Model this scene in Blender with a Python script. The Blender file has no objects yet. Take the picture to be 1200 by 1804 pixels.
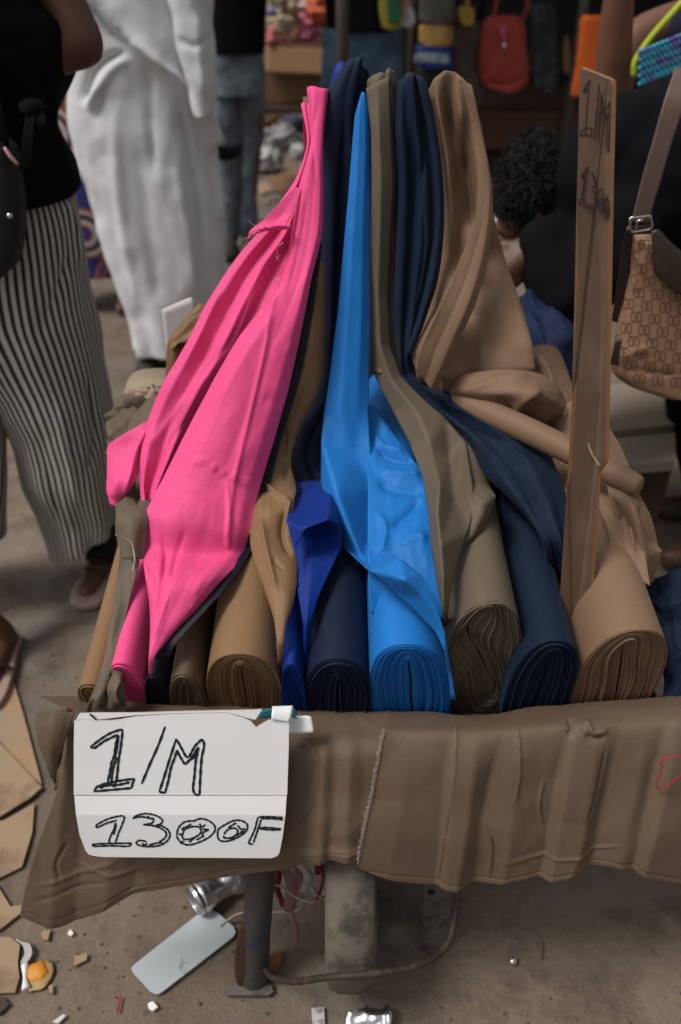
import bpy, bmesh, math, random
import numpy as np
from mathutils import Vector, noise as mnoise
R = math.radians
S = bpy.context.scene
COL = S.collection

# ------------------------------------------------------------------ camera
PITCH, CAMH, F = 35.0, 1.50, 1400.0          # degrees below horizontal, metres, focal length in photo pixels
W, H = 1200.0, 1804.0
cd = bpy.data.cameras.new('camera'); cam = bpy.data.objects.new('camera', cd); COL.objects.link(cam)
cam.location = (0, 0, CAMH); cam.rotation_euler = (R(90 - PITCH), 0, 0)
cd.sensor_fit = 'VERTICAL'; cd.sensor_height = 36.0; cd.lens = F / H * 36.0
cd.clip_start = 0.05; cd.clip_end = 500
cd.dof.use_dof = True; cd.dof.focus_distance = 1.13; cd.dof.aperture_fstop = 2.6
S.camera = cam

# ------------------------------------------------------------------ daylight (overcast)
w = bpy.data.worlds.new('World'); S.world = w; w.use_nodes = True
nt = w.node_tree; nt.nodes.clear()
sky = nt.nodes.new('ShaderNodeTexSky'); sky.sky_type = 'NISHITA'; sky.sun_disc = False
SUN_EL, SUN_AZ = 60.0, 250.0
sky.sun_elevation = R(SUN_EL); sky.sun_rotation = R(SUN_AZ)
sky.dust_density = 4.0; sky.air_density = 1.0; sky.ozone_density = 1.0
hs = nt.nodes.new('ShaderNodeHueSaturation'); hs.inputs['Saturation'].default_value = 0.18
bg = nt.nodes.new('ShaderNodeBackground'); bg.inputs[1].default_value = 0.068
wo = nt.nodes.new('ShaderNodeOutputWorld')
nt.links.new(sky.outputs[0], hs.inputs['Color']); nt.links.new(hs.outputs[0], bg.inputs[0]); nt.links.new(bg.outputs[0], wo.inputs[0])
sd = bpy.data.lights.new('sun', 'SUN'); sun = bpy.data.objects.new('sun', sd); COL.objects.link(sun)
sd.energy = 1.5; sd.angle = R(17); sd.color = (1.0, 0.96, 0.9)
az = R(SUN_AZ)
sdir = Vector((math.sin(az) * math.cos(R(SUN_EL)), math.cos(az) * math.cos(R(SUN_EL)), math.sin(R(SUN_EL))))
sun.rotation_euler = sdir.to_track_quat('Z', 'Y').to_euler(); sun.location = (0, 0, 6)
S.view_settings.view_transform = 'Standard'; S.view_settings.look = 'None'
S.view_settings.gamma = 1.0; S.view_settings.exposure = 0.50
S.cycles.use_denoising = True
S.cycles.max_bounces = 6

# ------------------------------------------------------------------ geometry of the place, measured from the photo
cp, sp_ = math.cos(R(PITCH)), math.sin(R(PITCH))
TILT = 9.0
ca, sa = math.cos(R(TILT)), math.sin(R(TILT))
EX = np.array([1., 0, 0]); EY = np.array([0, ca, sa]); EZ = np.array([0, -sa, ca])
ORG = np.array([0, .78, .54])                 # front edge of the barrow's tray floor
CAM = np.array([0, 0, CAMH])

def ray(px, py):
    xc, yc = (px - 600) / F, (902 - py) / F
    return np.array([xc, cp + yc * sp_, -sp_ + yc * cp])
def PY(px, py, Y, off=0.):
    d = ray(px, py); t = Y / d[1]
    return CAM + d * (t - off / np.linalg.norm(d))
def PZ(px, py, z):
    d = ray(px, py); return CAM + d * ((z - CAMH) / d[2])
def PT(px, py, h, off=0.):
    d = ray(px, py); t = (h - EZ @ (CAM - ORG)) / (EZ @ d)
    return CAM + d * (t - off / np.linalg.norm(d))
def AT(px, py, s, off=0.):                    # s > .5: distance Y of an upright sheet; s < .5: height over the tray floor
    return PY(px, py, s, off) if s > .5 else PT(px, py, s, off)
def proj(v):
    v = np.asarray(v) - CAM
    z = v[:, 1] * cp - v[:, 2] * sp_
    y = v[:, 1] * sp_ + v[:, 2] * cp
    return np.stack([600 + F * v[:, 0] / z, 902 - F * y / z], 1)

# ------------------------------------------------------------------ materials
def srgb(r, g, b):
    f = lambda c: (c / 255 / 12.92) if c / 255 <= .04045 else ((c / 255 + .055) / 1.055) ** 2.4
    return (f(r), f(g), f(b), 1)
MATS = {}
def mat_base(name):
    m = bpy.data.materials.new(name); m.use_nodes = True; n = m.node_tree
    return m, n, n.nodes['Principled BSDF'], n.nodes, n.links
def mixcol(n, a, b, fac):
    x = n.nodes.new('ShaderNodeMix'); x.data_type = 'RGBA'
    if isinstance(a, tuple): x.inputs[6].default_value = a
    else: n.links.new(a, x.inputs[6])
    if isinstance(b, tuple): x.inputs[7].default_value = b
    else: n.links.new(b, x.inputs[7])
    if isinstance(fac, (int, float)): x.inputs[0].default_value = fac
    else: n.links.new(fac, x.inputs[0])
    return x.outputs[2]
def texco(n, kind='Object', scale=None):
    t = n.nodes.new('ShaderNodeTexCoord'); o = t.outputs[kind]
    if scale:
        mp = n.nodes.new('ShaderNodeMapping'); mp.inputs['Scale'].default_value = scale
        n.links.new(o, mp.inputs[0]); o = mp.outputs[0]
    return o
def noise_tex(n, co, scale, detail=4, rough=.55, dist=0.):
    t = n.nodes.new('ShaderNodeTexNoise'); t.inputs['Scale'].default_value = scale
    t.inputs['Detail'].default_value = detail; t.inputs['Roughness'].default_value = rough; t.inputs['Distortion'].default_value = dist
    n.links.new(co, t.inputs['Vector']); return t.outputs['Fac']
def ramp(n, fac, stops, interp='LINEAR'):
    r = n.nodes.new('ShaderNodeValToRGB'); r.color_ramp.interpolation = interp
    el = r.color_ramp.elements
    while len(el) < len(stops): el.new(.5)
    for e, (p, c) in zip(el, stops):
        e.position = p; e.color = c if isinstance(c, tuple) else (c, c, c, 1)
    n.links.new(fac, r.inputs[0]); return r.outputs[0]
def bump(n, bsdf, hgt, strength, dist=.002, chain=None):
    b = n.nodes.new('ShaderNodeBump'); b.inputs['Strength'].default_value = strength; b.inputs['Distance'].default_value = dist
    n.links.new(hgt, b.inputs['Height'])
    if chain is not None: n.links.new(chain, b.inputs['Normal'])
    n.links.new(b.outputs[0], bsdf.inputs['Normal']); return b.outputs[0]
def scale_col(c, k): return (min(1, c[0] * k), min(1, c[1] * k), min(1, c[2] * k), 1)

def fabric(name, col, rough=.62, sheen=.25, sheen_tint=None, wr=.25, spec=.22, var=.12, dust=0.):
    m, n, b, N, L = mat_base(name)
    uv = texco(n, 'UV'); ob = texco(n, 'Object')
    thr = noise_tex(n, texco(n, 'UV', (260, 2600, 1)), 1.0, 2, .5)           # weft threads
    thr2 = noise_tex(n, texco(n, 'UV', (2600, 200, 1)), 1.0, 2, .5)
    big = noise_tex(n, ob, 9, 5, .6)
    c = mixcol(n, scale_col(col, 1 - var), scale_col(col, 1 + var), big)
    c = mixcol(n, c, scale_col(col, .78), ramp(n, thr, [(.45, 0.), (.75, .6)]))
    c = mixcol(n, c, scale_col(col, 1.25), ramp(n, thr2, [(.5, 0.), (.8, .5)]))
    c = mixcol(n, c, scale_col(col, .68), ramp(n, noise_tex(n, ob, 420, 3, .6), [(.46, 0.), (.72, .4)]))
    c = mixcol(n, c, scale_col(col, .74), ramp(n, noise_tex(n, texco(n, 'UV', (45, 620, 1)), 1.0, 3, .6), [(.5, 0.), (.72, .5)]))
    c = mixcol(n, c, scale_col(col, 1.3), ramp(n, noise_tex(n, texco(n, 'UV', (620, 45, 1)), 1.0, 3, .6), [(.52, 0.), (.75, .45)]))
    if dust > 0:
        d = noise_tex(n, ob, 4, 6, .7)
        c = mixcol(n, c, srgb(120, 108, 96), ramp(n, d, [(.45, 0.), (.8, dust)]))
    L.new(c, b.inputs['Base Color'])
    b.inputs['Roughness'].default_value = rough; b.inputs['Specular IOR Level'].default_value = spec
    b.inputs['Sheen Weight'].default_value = sheen * .3; b.inputs['Sheen Roughness'].default_value = .45
    b.inputs['Sheen Tint'].default_value = sheen_tint or scale_col(col, 1.8)
    w1 = noise_tex(n, ob, 22, 3, .5, .6)
    ch = bump(n, b, w1, wr * .4, .005)
    bump(n, b, noise_tex(n, ob, 900, 2, .6), .35, .0006, bump(n, b, thr, .2, .0006, ch))
    return m
def plain(name, col, rough=.6, metal=0., spec=.4, var=.15, scale=12, bmp=.2, bdist=.002, second=None, amount=.5, sscale=6):
    m, n, b, N, L = mat_base(name)
    ob = texco(n, 'Object'); f = noise_tex(n, ob, scale, 6, .6)
    c = mixcol(n, scale_col(col, 1 - var), scale_col(col, 1 + var), f)
    if second:
        g = noise_tex(n, ob, sscale, 7, .65)
        c = mixcol(n, c, second, ramp(n, g, [(.62 - amount * .35, 0.), (.70 - amount * .2, 1.)]))
    L.new(c, b.inputs['Base Color'])
    b.inputs['Roughness'].default_value = rough; b.inputs['Metallic'].default_value = metal; b.inputs['Specular IOR Level'].default_value = spec
    if bmp: bump(n, b, noise_tex(n, ob, scale * 5, 5, .6), bmp, bdist)
    return m

PINK = fabric('pink_cotton', (.84, .085, .265, 1), .6, .2, (1, .5, .7, 1), .18, var=.04)
BLUE = fabric('sky_blue_cotton', (.013, .175, .545, 1), .55, .25, (.3, .6, 1, 1), .2, var=.06)
ROYAL = fabric('royal_blue_cotton', (.004, .028, .215, 1), .55, .2, (.1, .3, .9, 1), .15)
NAVY = fabric('navy_cotton', (.0065, .0125, .036, 1), .7, .25, (.2, .3, .6, 1), .15)
NAVY2 = fabric('slate_navy_cotton', (.0095, .0180, .038, 1), .7, .25, (.25, .35, .55, 1), .2, spec=.12)
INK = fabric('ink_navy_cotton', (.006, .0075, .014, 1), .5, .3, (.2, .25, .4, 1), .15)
OLIVE = fabric('olive_grey_cotton', (.132, .103, .071, 1), .58, .25, (.6, .5, .35, 1), .2)
TAN = fabric('tan_brown_cotton', (.215, .132, .082, 1), .58, .3, (.8, .55, .35, 1), .22)
CAMEL = fabric('camel_brown_cotton', (.240, .140, .070, 1), .52, .3, (.8, .55, .3, 1), .15)
DUST = fabric('dusty_brown_satin', (.135, .090, .058, 1), .42, .3, (.6, .45, .3, 1), .15)
COVER = fabric('grey_brown_cover_cotton', (.140, .094, .063, 1), .6, .2, (.5, .4, .3, 1), .35, dust=.15)

# ------------------------------------------------------------------ mesh helpers
def wloc(o):
    v = Vector((0, 0, 0))
    while o is not None: v = v + o.location; o = o.parent
    return v
def link(name, me, parent=None):
    o = bpy.data.objects.new(name, me); COL.objects.link(o)
    if parent is not None: o.parent = parent
    return o
def build(name, verts, faces, mat, parent=None, uvs=None, smooth=True, origin=None):
    verts = np.asarray(verts, dtype=float)
    off = np.array(wloc(parent)) if parent is not None else (np.array(origin) if origin is not None else verts.mean(0) * [1, 1, 0] + [0, 0, verts[:, 2].min()])
    me = bpy.data.meshes.new(name); me.from_pydata((verts - off).tolist(), [], [tuple(int(i) for i in f) for f in faces])
    if mat is not None:
        for mm in (mat if isinstance(mat, (list, tuple)) else [mat]): me.materials.append(mm)
    if smooth: me.polygons.foreach_set('use_smooth', [True] * len(me.polygons))
    if uvs is not None:
        ul = me.uv_layers.new(name='UVMap'); uvs = np.asarray(uvs)
        li = np.empty(len(me.loops), dtype=np.int32); me.loops.foreach_get('vertex_index', li)
        ul.data.foreach_set('uv', uvs[li].astype(np.float32).ravel())
    me.update()
    o = link(name, me, parent)
    if parent is None: o.location = off
    return o
def thing(name, label, cat, loc, group=None):
    o = bpy.data.objects.new(name, None); COL.objects.link(o); o.location = loc; o.empty_display_size = .05
    return tag(o, label, cat, group)
def tag(o, label, cat, group=None):
    o['label'] = label; o['category'] = cat
    if group: o['group'] = group
    return o
def solid(o, t, offset=-1.):
    m = o.modifiers.new('thickness', 'SOLIDIFY'); m.thickness = t; m.offset = offset; return o
def bevel(o, wd, seg=2):
    m = o.modifiers.new('bevel', 'BEVEL'); m.width = wd; m.segments = seg; m.limit_method = 'ANGLE'; return o

def hermite(P, n, closed=False):
    """resample rows of points P (k, ..., 3) to n along axis 0 with a smooth curve through them"""
    P = np.asarray(P, float); k = len(P)
    if k == 1: return np.repeat(P, n, 0)
    d = np.linalg.norm((P[1:] - P[:-1]).reshape(k - 1, -1), axis=1) + 1e-6
    d = d ** .75
    t = np.concatenate([[0], np.cumsum(d)])
    sh = (k,) + (1,) * (P.ndim - 1)
    tt = t.reshape(sh); m = np.zeros_like(P)
    m[1:-1] = (P[2:] - P[:-2]) / (tt[2:] - tt[:-2])
    m[0] = (P[1] - P[0]) / d[0]; m[-1] = (P[-1] - P[-2]) / d[-1]
    m *= .9
    q = np.linspace(0, t[-1], n); i = np.clip(np.searchsorted(t, q, 'right') - 1, 0, k - 2)
    s = ((q - t[i]) / d[i]).reshape((n,) + (1,) * (P.ndim - 1)); hh = d[i].reshape(s.shape)
    return ((2 * s**3 - 3 * s**2 + 1) * P[i] + (s**3 - 2 * s**2 + s) * hh * m[i] + (-2 * s**3 + 3 * s**2) * P[i + 1] + (s**3 - s**2) * hh * m[i + 1])
def linres(P, n):
    P = np.asarray(P, float); k = len(P)
    q = np.linspace(0, k - 1, n); i = np.clip(q.astype(int), 0, k - 2); s = (q - i).reshape((n,) + (1,) * (P.ndim - 1))
    return P[i] * (1 - s) + P[i + 1] * s
def grid_normals(G):
    du = np.gradient(G, axis=1); dv = np.gradient(G, axis=0)
    nn = np.cross(du, dv); nn /= np.linalg.norm(nn, axis=2, keepdims=True) + 1e-12
    return nn
def smoothstep(x): x = np.clip(x, 0, 1); return x * x * (3 - 2 * x)
def stroke_disp(pix, strokes):
    """heights of hand-placed folds and creases. stroke = (points, width, height, kind)"""
    out = np.zeros(len(pix))
    for pts, wd, amp, kind in strokes:
        pts = np.asarray(pts, float)
        if len(pts) > 2: pts = hermite(np.c_[pts, np.zeros(len(pts))], len(pts) * 5)[:, :2]
        seg = pts[1:] - pts[:-1]; ln = np.linalg.norm(seg, axis=1) + 1e-9; cum = np.concatenate([[0], np.cumsum(ln)]); tot = cum[-1]
        lo, hi = pts.min(0) - wd * 4, pts.max(0) + wd * 4
        sel = np.where(((pix > lo) & (pix < hi)).all(1))[0]
        if len(sel) == 0: continue
        p = pix[sel]; best = np.full(len(sel), 1e9); sgn = np.zeros(len(sel)); along = np.zeros(len(sel))
        for a, sv, l, c in zip(pts[:-1], seg, ln, cum):
            rel = p - a; t = np.clip(rel @ sv / l**2, 0, 1)
            dd = rel - t[:, None] * sv; dist = np.hypot(dd[:, 0], dd[:, 1])
            cr = sv[0] * rel[:, 1] - sv[1] * rel[:, 0]
            b = dist < best - 1e-9
            best[b] = dist[b]; sgn[b] = np.sign(cr[b]); along[b] = (c + t[b] * l) / tot
        fade = smoothstep(along / .22) * smoothstep((1 - along) / .22) if kind[-1] != '|' else 1.
        k = kind.rstrip('|')
        if k == 'r': h = np.exp(-(np.sqrt((best / wd) ** 2 + .05) - .2236) * 1.7)
        elif k == 's': h = np.maximum(0, 1 - best / wd) ** 1.6
        elif k == 'l':                                   # lip: raised right side of the stroke, falling away slowly
            sd_ = best * sgn
            h = np.where(sd_ > 0, np.exp(-sd_ / wd), np.exp(-(sd_ / (wd * .25 + 3.0)) ** 2))
        out[sel] += amp * h * fade
    return out
def fbm(P, scale, seed, octs=3):
    out = np.empty(len(P)); o = Vector((seed * 7.3, seed * 3.1, seed * 1.7))
    for i, p in enumerate(P):
        out[i] = mnoise.fractal(Vector(p) * scale + o, 1.0, 2.0, octs)
    return out
def facet(u, v, seed):
    """piecewise flat random relief with crisp straight creases, as in crumpled cotton"""
    out = np.zeros(len(u))
    for o_, (ang, sc, am) in enumerate(((.5, 1., 1.), (-.7, 1.9, .5), (1.3, 3.4, .22))):
        x = (u * math.cos(ang) - v * math.sin(ang)) * sc; y = (u * math.sin(ang) + v * math.cos(ang)) * sc
        x = x + .35 * np.sin(y * 1.3 + seed) + .2 * np.sin(y * 2.9 + seed * 2); y = y + .35 * np.sin(x * 1.1 + seed * 3)
        i, j = np.floor(x), np.floor(y); fx, fy = x - i, y - j
        hsh = lambda a, b: np.modf(np.abs(np.sin(a * 127.1 + b * 311.7 + seed * 74.7 + o_ * 19.3) * 43758.5453))[0] * 2 - 1
        h00, h10, h01, h11 = hsh(i, j), hsh(i + 1, j), hsh(i, j + 1), hsh(i + 1, j + 1)
        lo = h00 + fx * (h10 - h00) + fy * (h01 - h00); hi = h11 + (1 - fx) * (h01 - h11) + (1 - fy) * (h10 - h11)
        out += am * np.where(fx + fy < 1, lo, hi)
    return out
def sheet(name, rows, mat, parent=None, nu=40, nv=110, strokes=(), wrinkle=.0012, wscale=11, seed=1, thick=.0014, loop=False, smooth=True, edge=0., wave=None, curl=0., gain=1.15, crumple=None, cell=(.045, .11), pleats=None, folds=None):
    """cloth through rows of (distance, [(px, py, towards camera)...]) from top to bottom"""
    G = []
    for spec, pts in rows:
        Pw = np.array([AT(p[0], p[1], spec, p[2] if len(p) > 2 else 0.) for p in pts])
        G.append(hermite(Pw, nu) if smooth else linres(Pw, nu))
    if loop:                                             # over the rail and down behind
        t0 = G[0]; dn = np.linalg.norm(t0[-1] - t0[0])
        mid = t0.mean(0)
        G = [mid + (t0 - mid) * .9 + [0, .045, -.16], mid + (t0 - mid) * .95 + [0, .036, -.03], t0 + [0, .014, .002]] + G
    G = np.array(G)
    G = hermite(G, nv) if smooth else linres(G, nv)
    nn = grid_normals(G); tocam = CAM - G
    if (nn * tocam).sum() < 0: nn = -nn
    V = G.reshape(-1, 3); Nn = nn.reshape(-1, 3)
    pix = proj(V)
    d = gain * stroke_disp(pix, strokes) if len(strokes) else np.zeros(len(V))
    if curl:
        uu = np.abs(np.tile(np.linspace(-1, 1, nu), nv)); d *= 1 - .75 * smoothstep((uu - .8) / .2)
        wv = np.repeat(np.linalg.norm(G[:, -1] - G[:, 0], axis=1), nu)
        back = (V - CAM) / np.linalg.norm(V - CAM, axis=1, keepdims=True); V = V + back * (np.minimum(curl, wv * .35) * uu ** 3)[:, None]
        d = np.clip(d, -wv * .22, wv * .22)
    if pleats:                                           # flat-sided pleats running down the cloth: (u at top, u at bottom, height)
        for k_ in (-.012, 0., .012):
            for iv in range(nv):
                t = iv / (nv - 1); us = [a + (b - a) * t + .02 * math.sin(t * 9 + 5 * a + seed) * (0 < a < 1) for a, b, _ in pleats]
                wv_ = float(np.linalg.norm(G[iv, -1] - G[iv, 0])); d[iv * nu:(iv + 1) * nu] += np.interp(np.linspace(0, 1, nu) + k_, us, [h for _, _, h in pleats]) / 3 * min(1., wv_ / .05) * (.25 + .75 * min(1., max(0., (t - .1) / .25)) if loop else 1.)
    if folds:                                            # the same, from photo positions: (y0, y1, [(x at y0, x at y1, height)])
        y0, y1, fl_ = folds
        for iv in range(nv):
            pr_ = pix[iv * nu:(iv + 1) * nu]; t = (pr_[:, 1].mean() - y0) / (y1 - y0)
            xs = [a + (b - a) * t + 3 * math.sin(t * 5 + a) for a, b, _ in fl_]
            for k_ in (-4, 0, 4): d[iv * nu:(iv + 1) * nu] += np.interp(pr_[:, 0] + k_, xs, [h for _, _, h in fl_]) / 3 * smoothstep((t + .15) / .5)
    if wrinkle:
        d += .45 * wrinkle * fbm(V, wscale, seed)
        am = wrinkle * 1.5 if crumple is None else crumple
        gu = np.concatenate([np.zeros((nv, 1)), np.cumsum(np.linalg.norm(np.diff(G, axis=1), axis=2), 1)], 1); gu = gu - gu[:, nu // 2:nu // 2 + 1]
        gv = np.concatenate([[0], np.cumsum(np.linalg.norm(np.diff(G[:, nu // 2], axis=0), axis=1))])
        d += am * facet(gu.ravel() / cell[0], np.repeat(gv, nu) / cell[1], seed * 1.37)
    if wave:
        amp, cyc, ph, v0 = wave
        u = np.tile(np.linspace(0, 1, nu), nv); v = np.repeat(np.linspace(0, 1, nv), nu)
        d += amp * np.sin(u * cyc * 6.283 + ph + 1.1 * np.sin(v * 3 + ph)) * smoothstep((v - v0) / (1 - v0 + 1e-6))
    V = V + Nn * d[:, None]
    if edge:
        E = V.reshape(nv, nu, 3); jit = np.array([mnoise.noise(Vector((i * .35, seed, 0))) for i in range(nv)]) * edge
        E[:, 0] += jit[:, None] * [1, 0, 0]; E[:, -1] += jit[::-1][:, None] * [1, 0, 0]; V = E.reshape(-1, 3)
    idx = np.arange(nu * nv).reshape(nv, nu)
    fa = np.stack([idx[:-1, :-1], idx[1:, :-1], idx[1:, 1:], idx[:-1, 1:]], -1).reshape(-1, 4)
    f0 = V[fa[0]]
    lu = np.linalg.norm(np.diff(G[nv // 2], axis=0), axis=1).sum(); lv = np.linalg.norm(np.diff(G[:, nu // 2], axis=0), axis=1).sum()
    uv = np.stack(np.meshgrid(np.linspace(0, lu, nu), np.linspace(0, lv, nv)), -1).reshape(-1, 2)
    nrm = np.cross(V[fa[:, 1]] - V[fa[:, 0]], V[fa[:, 3]] - V[fa[:, 0]])
    if (nrm * (CAM - V[fa[:, 0]])).sum() < 0: fa = fa[:, ::-1]
    o = build(name, V, fa, mat, parent, uv)
    if thick: solid(o, thick)
    return o
def patch(name, pts, faces, mat, parent=None, cuts=7, smooth=3, wrinkle=.0012, seed=1, thick=.0014, rows=None):
    """cloth folded into flat facets: key points (px, py, distance, towards camera) and the facets between them"""
    P = {k: AT(v[0], v[1], v[2], v[3] if len(v) > 3 else 0.) for k, v in pts.items()}; faces = list(faces)
    if rows:
        for i, (spec, rp) in enumerate(rows):
            for j, q in enumerate(rp): P[(i, j)] = AT(q[0], q[1], spec, q[2] if len(q) > 2 else 0.) if not isinstance(q, str) else P[q]
            if i:
                for j in range(len(rp) - 1): faces.append(((i - 1, j), (i, j), (i, j + 1), (i - 1, j + 1)))
    bm = bmesh.new(); vs = {}; done = {}
    for k, p in P.items():
        key = tuple(np.round(p, 6)); done.setdefault(key, None)
        if done[key] is None: done[key] = bm.verts.new(p)
        vs[k] = done[key]
    for f in faces: bm.faces.new([vs[k] for k in f])
    bmesh.ops.subdivide_edges(bm, edges=bm.edges[:], cuts=cuts, use_grid_fill=True)
    bmesh.ops.triangulate(bm, faces=[f for f in bm.faces if len(f.verts) > 4])
    inner = [v for v in bm.verts if not v.is_boundary]
    for _ in range(smooth): bmesh.ops.smooth_vert(bm, verts=inner, factor=.5, use_axis_x=True, use_axis_y=True, use_axis_z=True)
    bmesh.ops.recalc_face_normals(bm, faces=bm.faces)
    V = np.array([v.co[:] for v in bm.verts]); bm.verts.index_update(); Fc = [tuple(v.index for v in f.verts) for f in bm.faces]
    if sum((Vector(CAM) - f.calc_center_median()).dot(f.normal) for f in bm.faces) < 0: Fc = [f[::-1] for f in Fc]
    bm.free(); pix = proj(V)
    d = (CAM - V) / np.linalg.norm(CAM - V, axis=1, keepdims=True)
    V = V + d * (wrinkle * (.5 * fbm(V, 14, seed) + facet(pix[:, 0] / 42, pix[:, 1] / 75, seed * 1.9)))[:, None]
    o = build(name, V, Fc, mat, parent, pix / 1150.)
    if thick: solid(o, thick)
    return o
def tube_mesh(pts, radii, seg=14, n=None, cap=True, flat=1.):
    P = np.asarray(pts, float); rr = np.asarray(radii if hasattr(radii, '__len__') else [radii] * len(P), float)
    if n: Q = hermite(np.c_[P, rr * 1.], n); P, rr = Q[:, :3], Q[:, 3]
    T = np.gradient(P, axis=0); T /= np.linalg.norm(T, axis=1, keepdims=True) + 1e-12
    up = np.array([0, 0, 1.]) if abs(T[0][2]) < .9 else np.array([0, 1., 0]); V = []
    A = up
    for p, t, r in zip(P, T, rr):
        A = A - t * (A @ t); A /= np.linalg.norm(A) + 1e-12; B = np.cross(t, A)
        th = np.linspace(0, 2 * np.pi, seg, endpoint=False)
        V.append(p + r * (np.cos(th)[:, None] * A * flat + np.sin(th)[:, None] * B))
    k = len(P); V = np.concatenate(V); Fc = []
    for i in range(k - 1):
        for j in range(seg):
            Fc.append((i * seg + j, i * seg + (j + 1) % seg, (i + 1) * seg + (j + 1) % seg, (i + 1) * seg + j))
    if cap:
        Fc.append(tuple(range(seg))[::-1]); Fc.append(tuple(range((k - 1) * seg, k * seg)))
    return V, Fc
def tube(name, pts, radii, mat, parent=None, seg=14, n=None, **k):
    V, Fc = tube_mesh(pts, radii, seg, n, **k)
    return build(name, V, Fc, mat, parent)
def box_mesh(c, s, rot=0., M=None):
    c = np.asarray(c, float); x, y, z = np.asarray(s) / 2
    V = np.array([[-x, -y, -z], [x, -y, -z], [x, y, -z], [-x, y, -z], [-x, -y, z], [x, -y, z], [x, y, z], [-x, y, z]])
    if rot: cr, sr = math.cos(rot), math.sin(rot); V = V @ np.array([[cr, sr, 0], [-sr, cr, 0], [0, 0, 1]])
    if M is not None: V = V @ np.asarray(M)
    return V + c, [(0, 3, 2, 1), (4, 5, 6, 7), (0, 1, 5, 4), (1, 2, 6, 5), (2, 3, 7, 6), (3, 0, 4, 7)]
def box(name, c, s, mat, parent=None, rot=0., bev=.003, M=None):
    V, Fc = box_mesh(c, s, rot, M); o = build(name, V, Fc, mat, parent, smooth=False)
    if bev: bevel(o, bev)
    return o
def joinm(parts):
    V, Fc, k = [], [], 0
    for v, f in parts:
        V.append(np.asarray(v)); Fc += [tuple(i + k for i in ff) for ff in f]; k += len(v)
    return np.concatenate(V), Fc
def ribbon(paths, half, spec_fn, off=.0012):
    """marker strokes: flat ribbons that follow a surface given by spec_fn(py)"""
    parts = []
    for p in paths:
        p = np.asarray(p, float)
        if len(p) > 2:
            q = hermite(np.c_[p, np.zeros(len(p))], len(p) * 4)[:, :2]
        else: q = linres(p, 6)
        T = np.gradient(q, axis=0); T /= np.linalg.norm(T, axis=1, keepdims=True) + 1e-9
        Nn = np.c_[-T[:, 1], T[:, 0]]; k = len(q)
        hw = half * (1 + .22 * np.sin(np.arange(k) * 1.9 + q[0, 0]))
        hw[0] *= .6; hw[-1] *= .6
        a, b = q + Nn * hw[:, None], q - Nn * hw[:, None]
        V = [AT(x, y, spec_fn(y), off) for x, y in a] + [AT(x, y, spec_fn(y), off) for x, y in b]
        parts.append((V, [(i, i + 1, k + i + 1, k + i) for i in range(k - 1)]))
    return joinm(parts)

# ------------------------------------------------------------------ ground
def ground_mat():
    m, n, b, N, L = mat_base('packed_dirt_ground')
    ob = texco(n, 'Object')
    big = noise_tex(n, ob, 1.3, 6, .62); mid = noise_tex(n, ob, 7, 7, .65); fine = noise_tex(n, ob, 60, 5, .7)
    c = mixcol(n, (.122, .090, .066, 1), (.262, .205, .156, 1), ramp(n, big, [(.35, 0.), (.68, 1.)]))
    c = mixcol(n, c, (.165, .146, .128, 1), ramp(n, noise_tex(n, ob, 2.1, 5, .6, .4), [(.48, 0.), (.62, .8)]))
    c = mixcol(n, c, (.075, .056, .042, 1), ramp(n, mid, [(.5, 0.), (.72, .85)]))
    c = mixcol(n, c, (.06, .047, .038, 1), ramp(n, noise_tex(n, ob, 190, 4, .7), [(.55, 0.), (.75, .6)]))
    c = mixcol(n, c, (.28, .23, .185, 1), ramp(n, fine, [(.58, 0.), (.8, .6)]))
    vo = N.new('ShaderNodeTexVoronoi'); vo.inputs['Scale'].default_value = 28; L.new(ob, vo.inputs['Vector'])
    spots = ramp(n, vo.outputs['Distance'], [(.10, 1.), (.2, 0.)])
    thin = ramp(n, noise_tex(n, ob, 5, 3), [(.52, 0.), (.66, .7)])
    mm = N.new('ShaderNodeMath'); mm.operation = 'MULTIPLY'; L.new(spots, mm.inputs[0]); L.new(thin, mm.inputs[1])
    c = mixcol(n, c, (.035, .030, .028, 1), mm.outputs[0])
    L.new(c, b.inputs['Base Color']); b.inputs['Roughness'].default_value = .9; b.inputs['Specular IOR Level'].default_value = .2
    ch = bump(n, b, mid, .7, .02); ch = bump(n, b, fine, .8, .004, ch); bump(n, b, noise_tex(n, ob, 260, 4, .7), .6, .0015, ch)
    return m
gx, gy = np.linspace(-1, 1, 120), np.linspace(0, 1, 160)
GX = np.sign(gx) * np.abs(gx) ** 2 * 90; GY = -3 + gy ** 2.6 * 120
xx, yy = np.meshgrid(GX, GY); V = np.stack([xx.ravel(), yy.ravel(), np.zeros(xx.size)], 1)
near = (np.abs(V[:, 0]) < 3) & (V[:, 1] < 7)
V[near, 2] = .004 * fbm(V[near], 2.2, 3, 4) - .004
idx = np.arange(xx.size).reshape(160, 120)
fa = np.stack([idx[:-1, :-1], idx[:-1, 1:], idx[1:, 1:], idx[1:, :-1]], -1).reshape(-1, 4)
g = build('ground', V, fa, ground_mat(), origin=(0, 0, 0)); g['kind'] = 'structure'

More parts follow.
